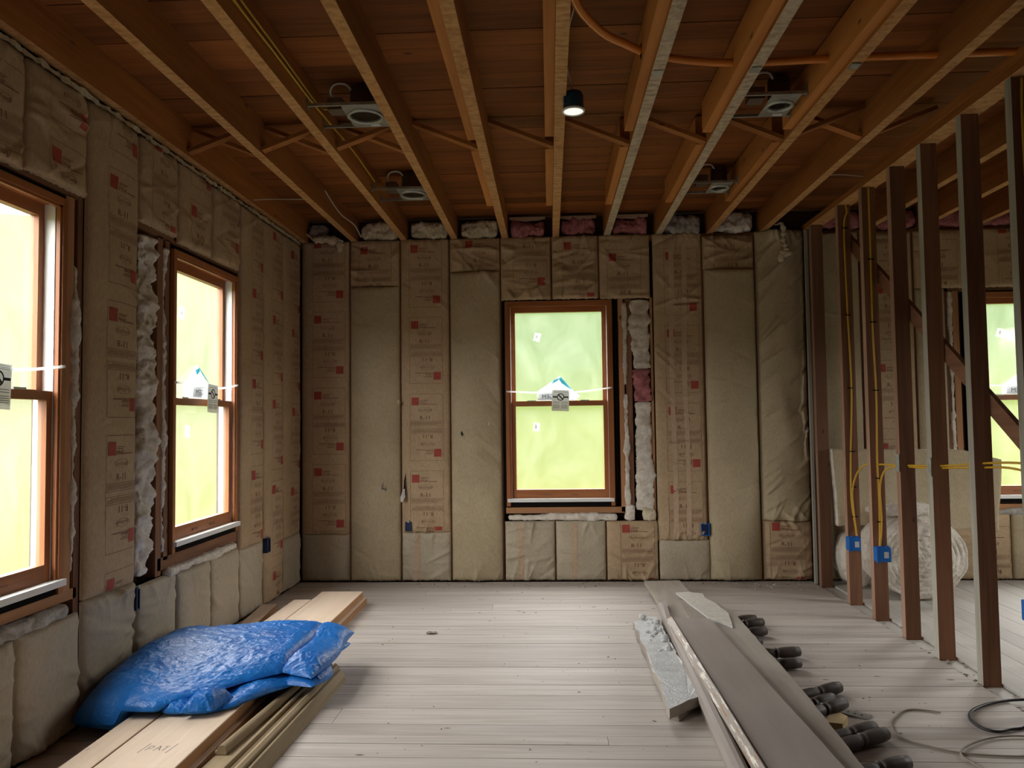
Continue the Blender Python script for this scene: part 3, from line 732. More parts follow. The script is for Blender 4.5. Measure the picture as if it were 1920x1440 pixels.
batt('printed batt over the middle of the next room window', b, 3.35, 3.75, 2.245, 2.70, phase=2.75, boxu=.3, seed=25, wr=16)
batt('printed batt low under the next room window', b, 3.06, 3.50, .012, .50, phase=.41, boxu=.35, seed=26, wr=14)
batt('plain batt under the right part of the next room window', b, 3.50, 3.92, .012, .50, 'kraft_plain', seed=27, wr=14)
batt('tall plain batt at the outer corner of the next room', b, 4.15, 4.60, .012, 2.70, 'kraft_plain', seed=28)
l = 'left'
batt('printed batt over the middle of the left window farther from the corner', l, 2.39, 2.80, 2.245, 2.69, phase=2.60, boxu=.3, seed=31, wr=16, wamp=.008)
batt('printed batt above the tall black gap in the left wall', l, 2.80, 3.20, 2.255, 2.69, phase=2.42, boxu=.28, seed=32, wr=16, wamp=.009)
batt('tall printed batt standing between the two left wall windows', l, 3.20, 3.612, .520, 2.69, phase=2.44, boxu=.29, seed=33, wr=12, bulge=.03, wamp=.005)
batt('bulging plain batt end low between the two left wall windows', l, 3.20, 3.612, .012, .515, 'kraft_grey', seed=34, wr=26, bulge=.032, wamp=.010)
batt('plain low batt under the near half of the window by the photographer side', l, 2.385, 2.795, .012, .475, 'kraft_grey', seed=35, wr=16, wamp=.007)
batt('plain low batt under the black gap and cut wool of the left wall', l, 2.80, 3.185, .012, .48, 'kraft_grey', seed=36, wr=18, wamp=.007)
batt('plain low batt next to the window by the photographer', l, 1.98, 2.38, .012, .475, 'kraft_grey', seed=37)
batt('printed batt over the ragged wool column in the left wall', l, 3.622, 4.012, 2.270, 2.69, phase=2.75, boxu=.2, seed=38, wr=14, wamp=.009)
batt('printed batt over the near half of the corner-side left window', l, 4.022, 4.432, 2.250, 2.69, phase=2.52, boxu=.22, seed=39, wr=12, wamp=.007)
batt('printed batt over the far half of the corner-side left window', l, 4.440, 4.842, 2.250, 2.69, phase=2.85, boxu=.22, seed=40, wr=12, wamp=.006)
batt('plain low batt under the ragged wool column', l, 3.625, 4.022, .012, .485, 'kraft_grey', seed=41, wr=20, wamp=.008)
batt('plain low batt under the near half of the corner-side left window', l, 4.030, 4.432, .012, .470, 'kraft_grey', seed=42, wr=14)
batt('plain low batt under the far half of the corner-side left window', l, 4.440, 4.845, .012, .470, 'kraft_grey', seed=43, wr=14)
batt('printed batt directly corner side of the left window', l, 4.855, 5.250, .455, 2.69, phase=2.20, boxu=.34, boxw=.24, seed=44, wr=10)
batt('plain batt end below the printed batt corner side of the left window', l, 4.855, 5.250, .012, .455, 'kraft_grey', seed=45, wr=12)
batt('full height printed batt second from the corner in the left wall with a blue box', l, 5.258, 5.648, .012, 2.69, phase=2.07, boxu=.3, boxw=.24, seed=46, wr=18, wamp=.007)
batt('printed left wall batt touching the back wall corner', l, 5.654, 6.045, .40, 2.69, phase=2.02, boxu=.3, boxw=.24, seed=47, wr=10)
batt('plain batt end at the floor of the left wall touching the corner', l, 5.654, 6.045, .012, .40, 'kraft_grey', seed=48, wr=10)
batt('tall plain batt of the left wall out by the photographer', l, 1.40, 1.96, .012, 2.69, 'kraft_plain', seed=49)
batt('tall plain batt of the left wall behind the photographer', l, -.36, .45, .012, 2.69, 'kraft_plain', seed=50)
for i, (a, c) in enumerate(((-2.08, -1.54), (-.6, .26), (1.2, 1.95))):
    batt('tall plain batt in the wall behind the photographer, bay %s' % ('by the left corner', 'between the windows', 'by the partition')[i], 'front', a, c, .012, 2.69, 'kraft_plain', seed=60+i)

# ------------------------------------------------------------------ torn paper and holes on the batts
def flake(name, label, pts, mat, cat='paper scrap', thick=.002, n=(0, -1, 0)):
    n = Vector(n)*thick; V = [Vector(p) for p in pts]; k = len(V)
    F = [tuple(range(k)), tuple(range(2*k-1, k-1, -1))]+[(i, i+k, (i+1) % k+k, (i+1) % k) for i in range(k)]
    return tag(mesh_obj(name, V+[v-n for v in V], F, mat), label, cat)
yb = D-.040
tear = thing('paper_tear', 'dark torn slit with a white curled paper flap in the back wall batts', 'tear', (-1.17, yb, .66))
mesh_obj('slit', [(-1.160, yb, .74), (-1.155, yb, .80), (-1.142, yb+.006, .865), (-1.146, yb, .78), (-1.142, yb, .70), (-1.152, yb, .64), (-1.166, yb, .68)], [tuple(range(7))], 'black_void', tear)
mesh_obj('flap', [(-1.185, yb-.012, .665), (-1.165, yb-.03, .69), (-1.145, yb-.016, .668), (-1.160, yb-.034, .640), (-1.178, yb-.022, .628), (-1.150, yb-.006, .735), (-1.163, yb-.008, .73)],
         [(0, 4, 3, 1), (1, 3, 2), (1, 2, 5), (1, 5, 6), (0, 1, 6)], 'paper_white', tear)
flake('batt_hole', 'small four-shaped dark tear in the plain batt of the back wall', [(-1.335, D-.062, .735), (-1.318, D-.062, .795), (-1.326, D-.062, .742), (-1.305, D-.062, .738), (-1.303, D-.062, .765), (-1.299, D-.062, .722), (-1.318, D-.062, .730)], 'ink_grey', 'tear')
flake('batt_hole', 'small dark nick in the plain batt left of the back window', [(-.70, D-.070, 1.165), (-.692, D-.070, 1.185), (-.684, D-.070, 1.15), (-.69, D-.070, 1.14)], 'black_void', 'tear')
flake('paper_scrap', 'tiny white curl of paper high on the plain batt beside the back window', [(-.485, D-.060, 1.225), (-.478, D-.060, 1.25), (-.474, D-.056, 1.27), (-.477, D-.060, 1.235)], 'paper_white')
flake('paper_scrap', 'small brown paper knot at the left edge of the printed batt', [(-1.215, D-.04, 1.42), (-1.19, D-.06, 1.44), (-1.18, D-.05, 1.41), (-1.195, D-.055, 1.39)], 'kraft_tape')

# ------------------------------------------------------------------ exposed wool
def wool(label, c, dims, mat, axis=2, seed=0, amp=.014, sc=9, p=4.0, group='exposed insulation wool', name='insulation_wool', fn=None, n2=24):
    return tag(lumpy(name, c, dims, mat, None, axis, max(10, int(dims[axis]/.012)), n2, amp, sc, p, seed, capp=14, fn=fn), label, 'insulation', group)
wool('wide white wool column beside the back window, upper part', (.727, D+.022, 1.93), (.14, .06, .56), 'fibreglass_white', seed=1, amp=.026, sc=15)
wool('pink wool tuft in the column beside the back window', (.735, D+.018, 1.525), (.14, .065, .27), 'fibreglass_pink', seed=2, amp=.03, sc=18)
wool('wide white wool column beside the back window, lower part', (.740, D+.022, .97), (.135, .06, .86), 'fibreglass_white', seed=3, amp=.026, sc=13)
wool('cream wool lump at the foot of the wool column', (.765, D+.0, .515), (.11, .07, .10), 'fibreglass_cream', axis=0, seed=4, amp=.016)
wool('narrow wool strip behind the jack stud of the back window, upper part', (.601, D+.022, 1.86), (.035, .04, .66), 'fibreglass_white', seed=5, amp=.012, sc=16)
wool('narrow wool strip behind the jack stud of the back window, lower part', (.602, D+.022, 1.02), (.035, .04, .88), 'fibreglass_white', seed=6, amp=.012, sc=16)
wool('wool sagging out under the sill of the back window', (.09, D+.012, .497), (.86, .06, .05), 'fibreglass_white', axis=0, seed=7, amp=.014, sc=14)
wool('white wool tuft at the lower right corner of the back window sill', (.615, D+.004, .53), (.06, .05, .13), 'fibreglass_white', seed=8, amp=.016, sc=14)
wool('ragged white wool column between the left windows', (XL-.020, 3.715, 1.37), (.06, .15, 1.70), 'fibreglass_white', seed=9, amp=.040, sc=12, n2=40)
wool('thin wool wisps beside the corner-side left window', (XL-.020, 3.908, 1.40), (.035, .030, 1.60), 'fibreglass_white', seed=10, amp=.016, sc=13)
wool('thin wool wisps in the black gap beside the near left window', (XL-.016, 3.150, 1.30), (.03, .022, 1.30), 'fibreglass_white', seed=11, amp=.016, sc=10)
wool('grey wool sagging under the sill of the near left window', (XL-.01, 2.60, .505), (.06, 1.0, .055), 'fibreglass_grey', axis=1, seed=12, amp=.018, sc=12)
wool('wool sagging under the sill of the corner-side left window', (XL-.005, 4.36, .495), (.055, .90, .04), 'fibreglass_white', axis=1, seed=13, amp=.014, sc=14)
wool('wool sagging under the sill of the next room window', (3.62, D+.01, .515), (.9, .05, .04), 'fibreglass_grey', axis=0, seed=14, amp=.012, sc=14)
wool('narrow wool strip left of the next room window', (3.115, D+.022, 1.4), (.035, .045, 1.65), 'fibreglass_white', seed=15, amp=.014, sc=12)
# joist bay plugs above the back wall
kinds = [('fibreglass_cream', 'cream'), ('fibreglass_cream', 'cream'), ('fibreglass_cream', 'cream'), ('fibreglass_pink', 'pink'), ('fibreglass_pink', 'pink'), ('fibreglass_pink', 'pink'), ('fibreglass_grey', 'grey'), ('fibreglass_white', 'whitish')]
where = ['first whole joist bay from the left corner', 'second joist bay from the left corner', 'third joist bay from the left corner', 'joist bay above the left part of the back window', 'joist bay above the right part of the back window', 'joist bay above the wool column', 'joist bay above the taped batt', 'joist bay beside the partition']
for i, ((mt, cn), wh) in enumerate(zip(kinds, where)):
    x0 = JX[1+i]; xc = x0+.175-(.02 if i > 2 else 0)
    pink = mt == 'fibreglass_pink'
    root = thing('joist_bay_plug', '%s insulation plug in the %s' % (cn, wh), 'insulation', (xc, D-.0, ZC), 'insulation plugs between the joist ends')
    lumpy('wool', (xc, D+.02, ZC+.072), (.30 if not pink else .275, .10, .135 if not pink else .125), mt, root, 0, 40, 34, .024, 17, 4.0, 30+i, capp=5)
    if pink:
        V = []; n_ = 16
        for q in range(n_+1):
            xq = xc-.142+.284*q/n_; sag = .014*math.sin(math.pi*q/n_)+.004*mnoise.noise(Vector((xq*20, i, 0)))
            V += [(xq, D-.030, ZC+.158), (xq, D-.032, ZC+.137-sag), (xq, D-.026, ZC+.137-sag), (xq, D-.024, ZC+.158)]
        mesh_obj('paper_edge', V, [(4*q+k, 4*q+4+k, 4*q+4+(k+1) % 4, 4*q+(k+1) % 4) for q in range(n_) for k in range(4)], 'kraft_tape', root)
for i, xx in enumerate((2.3, 2.72, 3.12, 3.53)):
    root = thing('joist_bay_plug', 'pinkish insulation plug above the next room wall, %s' % ('by the partition', 'behind the tall studs', 'left of the next room window', 'over the next room window')[i], 'insulation', (xx, D, ZC), 'insulation plugs between the joist ends')
    lumpy('wool', (xx, D+.02, ZC+.075), (.30, .10, .13), 'fibreglass_pink', root, 0, 40, 30, .022, 17, 4.0, 50+i, capp=5)
# loose tufts
tuft = thing('loose_wool', 'torn cream wool drooping from the ceiling corner over the left batts', 'insulation', (-1.80, D-.04, 2.68), 'loose wool at the ceiling')
lumpy('wool', (-1.79, D-.045, 2.735), (.31, .06, .055), 'fibreglass_cream', tuft, 0, 40, 22, .028, 20, 2.2, 71, fn=lambda v: v+Vector((0, 0, .07*max(0, (-1.86-v.x)*8)-.03*max(0, (v.x+1.75)*5))))
lumpy('wool', (-1.85, D+.0, 2.80), (.16, .07, .13), 'fibreglass_grey', tuft, 2, 26, 24, .028, 17, 2.2, 72)
lumpy('wisp', (-1.665, D-.05, 2.675), (.045, .035, .09), 'fibreglass_cream', tuft, 2, 16, 14, .014, 26, 2.2, 73)
tuft = thing('loose_wool', 'twisted white wool strand hanging over the wrinkled batt by the partition', 'insulation', (1.82, D-.1, 2.47), 'loose wool at the ceiling')
pts = smooth_path([(1.785, D-.07, 2.755), (1.815, D-.09, 2.765), (1.832, D-.10, 2.70), (1.826, D-.10, 2.64), (1.835, D-.11, 2.58), (1.845, D-.11, 2.545)], 5)
V, F = [], []
for i, p in enumerate(pts):
    r0 = .018*(1+.35*math.sin(i*1.7))
    for k in range(10):
        a = 2*math.pi*k/10; V.append(p+Vector((math.cos(a)*r0, math.sin(a)*r0, .0)))
for i in range(len(pts)-1):
    for k in range(10): F.append((i*10+k, i*10+(k+1) % 10, i*10+10+(k+1) % 10, i*10+10+k))
mesh_obj('strand', V, F, 'fibreglass_cream', tuft, smooth=True)
lumpy('tuft', (1.838, D-.11, 2.525), (.10, .05, .07), 'fibreglass_cream', tuft, 0, 14, 14, .014, 18, 2.0, 74)
lumpy('tuft', (1.80, D-.11, 2.49), (.04, .04, .07), 'fibreglass_cream', tuft, 2, 12, 12, .012, 20, 2.0, 75)
# torn paper fringe along the top of the left wall
V, F = [], []
rg = np.random.default_rng(5); yy = 2.0
ys = np.arange(2.0, 6.0, .02)
for i, y in enumerate(ys):
    a = .012*rg.random(); V += [(XL+.004, y, 2.697+.012*rg.random()), (XL+.028+.016*rg.random(), y, 2.694+a), (XL+.030+.010*rg.random(), y, 2.684-.012*rg.random())]
for i in range(len(ys)-1):
    for k in range(2): F.append((i*3+k, i*3+k+1, i*3+4+k, i*3+3+k))
tag(mesh_obj('torn_paper_fringe', V, F, 'kraft_plain'), 'torn curling paper fringe along the top of the left wall', 'paper scrap')

# ------------------------------------------------------------------ recessed lights
def can_light(label, x0, x1, ya, yb2, flip, red=False):
    """Galvanised mounting frame on two bar hangers between joists x0..x1."""
    zp = 2.762; root = thing('recessed_light', label, 'light fixture', ((x0+x1)/2, (ya+yb2)/2, zp), 'recessed light housings between the joists')
    if not flip: p0, p1 = x0+.155, x1-.018
    else: p0, p1 = x0+.15, x1-.02
    cx, cy = (p0+p1)/2, (ya+yb2)/2; rr = min(.084, (p1-p0)/2-.012)
    for yy in (ya+.006, yb2-.006):
        beam('bar_hanger', (x0, yy, zp+.006), (x1, yy, zp+.006), .012, .014, 'galvanised', root)
        box('hanger_bracket', ((x1-.004, x1-.0005) if True else 0)+(yy-.018, yy+.018, zp-.012, zp+.045), 'galvanised', root)
        box('hanger_bracket', (x0+.0005, x0+.004, yy-.018, yy+.018, zp-.012, zp+.045), 'galvanised', root)
    # plate with round hole
    n = 32; V, F = [], []
    for k in range(n):
        a = 2*math.pi*(k+.5)/n; c, s = math.cos(a), math.sin(a); m_ = max(abs(c)/((p1-p0)/2), abs(s)/((yb2-ya)/2))
        for z in (zp, zp+.0015):
            V += [(cx+c*rr, cy+s*rr, z), (cx+c/m_, cy+s/m_, z)]
    for k in range(n):
        a, b_ = 4*k, 4*((k+1) % n)
        F += [(a, b_, b_+1, a+1), (a+2, a+3, b_+3, b_+2), (a+1, b_+1, b_+3, a+3), (a, a+2, b_+2, b_)]
    plate = mesh_obj('mounting_plate', V, F, 'galvanised', root)
    # rolled rim ring and housing can
    V, F = [], []
    prof = [(rr+.010, zp-.001), (rr+.008, zp-.010), (rr-.002, zp-.011), (rr-.006, zp-.002), (rr-.006, zp+.120), (rr-.010, zp+.120), (rr-.010, zp+.002)]
    def lathe(nm, prof, mat, close=True, cap=None):
        V, F = [], []; q = len(prof)
        for k in range(n):
            a = 2*math.pi*k/n
            for r_, z in prof: V.append((cx+math.cos(a)*r_, cy+math.sin(a)*r_, z))
        for k in range(n):
            for j in range(q-1): F.append((k*q+j, ((k+1) % n)*q+j, ((k+1) % n)*q+j+1, k*q+j+1))
        if cap is not None: F.append(tuple(k*q+cap for k in range(n)))
        return mesh_obj(nm, V, F, mat, root, smooth=True)
    lathe('rim', [(rr+.012, zp-.0005), (rr+.010, zp-.010), (rr, zp-.012), (rr-.006, zp-.004), (rr-.006, zp+.004)], 'galvanised')
    lathe('housing', [(rr-.004, zp+.001), (rr-.004, zp+.125), (.001, zp+.127)], 'can_steel')
    boxes('junction_box', [(p0-.085, p0-.012, cy-.05, cy+.03, zp+.018, zp+.075)], 'can_steel', root)
    tube('flexible_conduit', [(p0-.05, cy-.02, zp+.075), (p0-.07, cy-.05, zp+.10), (p0-.045, cy-.07, zp+.13), (p0+.005, cy-.06, zp+.135), (p0+.03, cy-.04, zp+.115)], .0055, 'white_cable', root)
    tube('supply_cable', [(x0+.01, cy+.02, zp+.06), (x0+.05, cy-.01, zp+.035), (p0-.08, cy, zp+.045)], .004, 'yellow_cable', root)
    boxes('rating_label', [(cx+.0, cx+.045, yb2-.032, yb2-.012, zp-.0012, zp-.0002)], 'paper_white', plate)
    if red: boxes('red_label', [(cx+.015, cx+.045, cy-.055, cy-.050, zp+.02, zp+.05)], 'red_sticker', root)
can_light('steel recessed light near the back wall, between the joists with yellow cable', JX[2], JX[3]-JW, 4.83, 5.10, False)
can_light('steel recessed light just above the cross bridging beside the yellow cables', JX[2], JX[3]-JW, 3.51, 3.79, False)
can_light('steel recessed light with a red sticker inside, near the orange pipe', JX[7], JX[8]-JW-.047, 3.55, 3.82, True, True)
can_light('steel recessed light near the back wall beyond the orange pipe', JX[7], JX[8]-JW-.047, 4.88, 5.12, True)

# pendant lamp
pend = thing('hanging_lamp', 'small blue can lamp with glowing white face hanging by a wire from a joist', 'lamp', (.128, 3.42, 2.66))
def lathe_z(nm, c, prof, mat, par, n=28, smooth=True):
    V, F = [], []; q = len(prof)
    for k in range(n):
        a = 2*math.pi*k/n
        for r_, z in prof: V.append((c[0]+math.cos(a)*r_, c[1]+math.sin(a)*r_, c[2]+z))
    for k in range(n):
        for j in range(q-1): F.append((k*q+j, ((k+1) % n)*q+j, ((k+1) % n)*q+j+1, k*q+j+1))
    return mesh_obj(nm, V, F, mat, par, smooth=smooth)
pc = (.128, 3.42, 2.655)
lathe_z('lamp_body', pc, [(.047, .008), (.046, .07), (.040, .088), (.010, .092), (.0005, .092)], 'lamp_blue', pend)
lathe_z('lamp_rim', pc, [(.044, .001), (.050, .0), (.053, .006), (.047, .012)], 'vinyl_white', pend)
lathe_z('diffuser', pc, [(.0005, -.001), (.030, .0), (.044, .003)], 'lamp_diffuser', pend)
boxes('maker_label', [(.085, .088, 3.39, 3.43, 2.685, 2.72)], 'blue_plastic', pend)
tube('lamp_wire', [(.128, 3.42, 2.745), (.115, 3.40, 2.79), (.098, 3.33, 2.83), (.093, 3.2, 2.855), (.105, 3.0, 2.85), (.115, 2.85, 2.84), (.095, 2.7, 2.87), (.09, 2.4, 2.88)], .003, 'white_cable', pend)

# orange flexible pipe through the joists
pipe = thing('orange_pipe', 'orange flexible pipe curving through the ceiling joists', 'pipe', (.4, 3.2, 2.79))
tube('hose', [(-.05, 1.9, 2.73), (.03, 2.3, 2.755), (.115, 2.75, 2.795), (.225, 2.98, 2.80), (.33, 3.09, 2.80), (.45, 3.18, 2.795), (.64, 3.255, 2.795), (.88, 3.29, 2.795), (1.31, 3.287, 2.80), (1.72, 3.284, 2.80), (2.4, 3.285, 2.80), (3.2, 3.30, 2.80)], .0165, 'orange_pipe', pipe, n=12)
boxes('pipe_clip', [(.402, .424, 3.135, 3.175, 2.785, 2.825), (.400, .420, 3.14, 3.165, 2.768, 2.785)], 'black_void', pipe)

# ceiling cables
def cable(label, pts, r, mat, group=None, name='cable', cat='cable', sm=6):
    o = tube(name, pts, r, mat, None, 8, sm); return tag(o, label, cat, group)
cable('yellow cable stapled along the joist above the left recessed lights', [(JX[2]+.010, 1.8, 2.80), (JX[2]+.010, 2.6, 2.79), (JX[2]+.010, 3.07, 2.795), (JX[2]+.010, 3.6, 2.80), (JX[2]+.012, 4.3, 2.83), (JX[2]+.012, 4.85, 2.82)], .0055, 'yellow_cable')
cable('second yellow cable above the first on the same joist', [(JX[2]+.010, 1.8, 2.835), (JX[2]+.010, 2.6, 2.825), (JX[2]+.010, 3.1, 2.825), (JX[2]+.010, 3.62, 2.82)], .0055, 'yellow_cable')
cable('thin white wire drooping along the first joist to the back wall', [(JX[1]+.006, 5.15, 2.86), (JX[1]+.012, 5.5, 2.80), (JX[1]+.03, 5.85, 2.80), (JX[1]+.05, 5.98, 2.735)], .004, 'white_cable')
cable('thin pale wire sticking out between the beam at the left wall and the first joist', [(JX[0]+.002, 4.9, 2.735), (-1.80, 4.93, 2.745), (JX[1]-.055, 4.97, 2.75)], .003, 'white_cable')
cable('thin wire arching above the partition plate near the back wall', [(1.73, 5.45, 2.735), (1.735, 5.2, 2.80), (1.85, 5.05, 2.84), (2.05, 5.0, 2.81)], .003, 'white_cable')

# ------------------------------------------------------------------ partition cables and blue boxes
yf = lambda y: y-.007
c3 = cable('yellow cable dropping down the third stud into its blue box', [(2.055, yf(5.33), 2.715), (2.058, yf(5.33)-.01, 2.66), (2.04, yf(5.33), 2.55), (2.045, yf(5.33), 2.0), (2.055, yf(5.33), 1.45), (2.035, yf(5.33), 1.0), (2.03, yf(5.33), .70), (2.05, yf(5.33), .52), (2.05, yf(5.33)-.02, .45)], .0058, 'yellow_cable', 'yellow cables on the partition')
c4 = cable('yellow cable dropping down the fourth stud into its blue box', [(2.045, yf(4.925), 2.71), (2.045, yf(4.925), 2.3), (2.042, yf(4.925), 1.8), (2.05, yf(4.925), 1.4), (2.042, yf(4.925), 1.0), (2.046, yf(4.925), .75), (2.043, yf(4.925), .55), (2.03, yf(4.925)-.02, .45)], .0058, 'yellow_cable', 'yellow cables on the partition')
cable('yellow cable looping from the third stud box through the studs', [(2.055, yf(5.33)-.012, .45), (2.04, yf(5.33)-.012, .60), (2.035, yf(5.33)-.010, .76), (2.045, 5.25, .88), (2.05, 5.12, .945), (2.05, 4.97, .955), (2.05, 4.85, .962), (2.05, 4.54, .975), (2.05, 4.1, 1.0), (2.05, 3.72, 1.035), (2.05, 3.45, 1.05), (2.06, 3.0, 1.05)], .0055, 'yellow_cable', 'yellow cables on the partition')
cable('yellow cable looping from the fourth stud box through the studs', [(2.036, yf(4.925)-.012, .45), (2.052, yf(4.925)-.010, .60), (2.048, yf(4.925)-.010, .80), (2.052, 4.87, .90), (2.055, 4.78, .945), (2.055, 4.60, .965), (2.058, 4.3, .975), (2.058, 3.85, 1.005), (2.058, 3.5, 1.02), (2.06, 3.1, .95)], .0055, 'yellow_cable', 'yellow cables on the partition')
cable('yellow cable on the stud beside the photographer side of the partition', [(2.05, 3.338, 2.71), (2.045, 3.338, 2.5), (2.05, 3.338, 1.9), (2.045, 3.338, 1.2), (2.06, 3.338, .52)], .0055, 'yellow_cable', 'yellow cables on the partition')
def staples(par, y, zs):
    for z in zs:
        boxes('cable_staple', [(2.030, 2.064, y-.016, y-.0005, z, z+.006)], 'black_void', par)
staples(c3, 5.33, (2.55, 1.95, 1.45, 1.02, .78, .58)); staples(c4, 4.925, (2.25, 1.85, 1.42, .87, .60))
def ebox(label, b, front, mat='blue_plastic', sticker=True, group='blue electrical boxes'):
    root = thing('electrical_box', label, 'electrical box', ((b[0]+b[1])/2, (b[2]+b[3])/2, b[4]), group)
    o = box('box_body', b, mat, root, bev=.004)
    if front == 'y':
        box('flange', (b[0]-.003, b[0]+.006, b[2]-.006, b[2]+.01, b[4]-.004, b[5]+.004), mat, root)
        for x in (b[0]+.02, b[1]-.02): box('cable_clamp', (x-.008, x+.008, b[2]+.006, b[2]+.02, b[5]-.001, b[5]+.008), mat, root)
        if sticker:
            xm, zm_ = (b[0]+b[1])/2+.012, (b[4]+b[5])/2
            box('sticker', (xm-.014, xm+.014, b[2]-.0008, b[2], zm_-.02, zm_+.018), 'paper_white', o)
    else:
        box('flange', (b[1]-.004, b[1]+.003, b[2]-.003, b[3]+.003, b[4]-.004, b[5]+.004), mat, root)
    return root
ebox('blue electrical box on the third partition stud', (1.985, 2.062, 5.265, 5.329, .362, .452), 'y')
ebox('blue electrical box on the fourth partition stud', (2.000, 2.086, 4.862, 4.924, .362, .452), 'y')
ebox('blue electrical box where the black cable comes out', (1.955, 2.05, 3.275, 3.344, .405, .492), 'y', sticker=False)
def wallbox(label, side, u0, u1, z0, z1, mat='blue_plastic', dp=.040):
    root = thing('electrical_box', label, 'electrical box', P3(side, (u0+u1)/2, .03, z0), 'blue electrical boxes')
    def bl(a, b_, c, d_, d0, d1):
        p, q = P3(side, a, d0, c), P3(side, b_, d1, d_)
        return (min(p[0], q[0]), max(p[0], q[0]), min(p[1], q[1]), max(p[1], q[1]), c, d_)
    t_ = .006
    boxes('box_shell', [bl(u0, u0+t_, z0, z1, .0, dp), bl(u1-t_, u1, z0, z1, .0, dp), bl(u0+t_, u1-t_, z0, z0+t_, .0, dp), bl(u0+t_, u1-t_, z1-t_, z1, .0, dp), bl(u0+t_, u1-t_, z0+t_, z1-t_, .0, .024)], mat, root)
    boxes('box_inside', [bl(u0+t_, u1-t_, z0+t_, z1-t_, .0245, dp-.006)], 'blue_dark_plastic', root)
    boxes('mounting_screw', [bl((u0+u1)/2-.006, (u0+u1)/2+.006, z1-.004, z1+.012, dp-.002, dp+.004)], 'galvanised', root)
wallbox('dark blue electrical box in the printed batt with the torn flap', 'back', -1.150, -1.100, .40, .472, 'blue_dark_plastic')
wallbox('bright blue electrical box in the batt with two tape strips', 'back', 1.155, 1.220, .352, .445)
wallbox('blue electrical box in the left wall near the corner', 'left', 5.265, 5.33, .365, .465, 'blue_dark_plastic', .036)
wallbox('dark blue electrical box in the seam above the tarp', 'left', 3.588, 3.618, .385, .49, 'blue_dark_plastic', .034)

# ------------------------------------------------------------------ next room: roll, sheet
roll = thing('insulation_roll', 'big white roll of insulation lying behind the studs', 'insulation', (2.51, 5.55, 0))
V, F = [], []; nr, na = 44, 72; rc = (2.51, 5.40, .292)
for i in range(nr+1):
    r_ = .285*i/nr
    for k in range(na):
        a = 2*math.pi*k/na
        ph = (r_/.285*9 - a/(2*math.pi))
        g_ = abs((ph % 1)-.5)*2
        sag = 1.0+.10*abs(math.cos(a))
        q = Vector((rc[0]+math.cos(a)*r_*sag, rc[1]+.016*(1-g_)**3*(.4+.6*mnoise.noise(Vector((a*2, r_*20, 4))))-.03*(1-(r_/.285)**2), rc[2]+math.sin(a)*r_*(1.0 if math.sin(a) > 0 else .985)))
        q.y += .016*mnoise.fractal(q*13, .8, 2, 4); V.append(q)
for i in range(nr):
    for k in range(na): F.append((i*na+k, i*na+(k+1) % na, (i+1)*na+(k+1) % na, (i+1)*na+k))
b0 = nr*na
for s in range(1, 9):
    for k in range(na):
        a = 2*math.pi*k/na; sag = 1.0+.10*abs(math.cos(a)); r_ = .285+.012*mnoise.noise(Vector((math.cos(a)*3, math.sin(a)*3, s*.8)))
        V.append((rc[0]+math.cos(a)*r_*sag, rc[1]+.30*s/8, max(.004, rc[2]+math.sin(a)*r_*(1.0 if math.sin(a) > 0 else .985))))
for s in range(8):
    for k in range(na):
        F.append((b0+s*na+k, b0+s*na+(k+1) % na, b0+(s+1)*na+(k+1) % na, b0+(s+1)*na+k))
F.append(tuple(b0+8*na+k for k in range(na)))
mesh_obj('rolled_wool', V, F, 'fibreglass_white', roll, smooth=True)
lumpy('loose_end', (2.44, 5.53, .60), (.46, .26, .10), 'fibreglass_white', roll, 0, 26, 22, .03, 9, 2.4, 81)
r2 = thing('insulation_roll', 'smaller white roll of insulation half hidden in the corner behind the studs', 'insulation', (2.27, 5.86, 0))
lumpy('rolled_wool', (2.235, 5.865, .20), (.24, .29, .39), 'fibreglass_white', r2, 1, 22, 28, .014, 9, 2.2, 82, capp=6)
sheet = thing('insulation_sheet', 'unrolled batt with brown kraft face propped up behind the studs', 'insulation', (2.6, 5.80, .45))
V, F = [], []; nu, nz = 60, 30
def shp(u, v):
    x = 2.09+1.20*u; top = 1.02-.02*u-.07*max(0, u-.78)/.22; bot = .46-.06*u+.02*math.sin(u*9)
    z = bot+(top-bot)*v; y = 5.80-.03*math.sin(u*6.5)-.06*(1-v)**2-.02*math.sin(v*4+u*5)
    return Vector((x-.06*(1-v)*(u > .9)*(u-.9)*10, y+.008*mnoise.noise(Vector((u*9, v*5, 0))), z))
for j in range(nz+1):
    for i in range(nu+1): V.append(shp(i/nu, j/nz))
for j in range(nz):
    for i in range(nu): k = j*(nu+1)+i; F.append((k, k+1, k+nu+2, k+nu+1))
nf = len(V)
for j in range(nz+1):
    for i in range(nu+1): V.append(shp(i/nu, j/nz)+Vector((0, .065+.01*mnoise.noise(Vector((i*.4, j*.4, 3))), 0)))
for j in range(nz):
    for i in range(nu): k = nf+j*(nu+1)+i; F.append((k+nu+1, k+nu+2, k+1, k))
fm = [0]*(nu*nz)+[1]*(nu*nz)
rim = [i for i in range(nu+1)]+[j*(nu+1)+nu for j in range(1, nz+1)]+[nz*(nu+1)+i for i in range(nu-1, -1, -1)]+[j*(nu+1) for j in range(nz-1, 0, -1)]
for k in range(len(rim)):
    a, b_ = rim[k], rim[(k+1) % len(rim)]; F.append((b_, a, a+nf, b_+nf)); fm.append(1)
mesh_obj('kraft_face', V, F, ['kraft_plain', 'fibreglass_white'], sheet, smooth=True, fmat=fm)

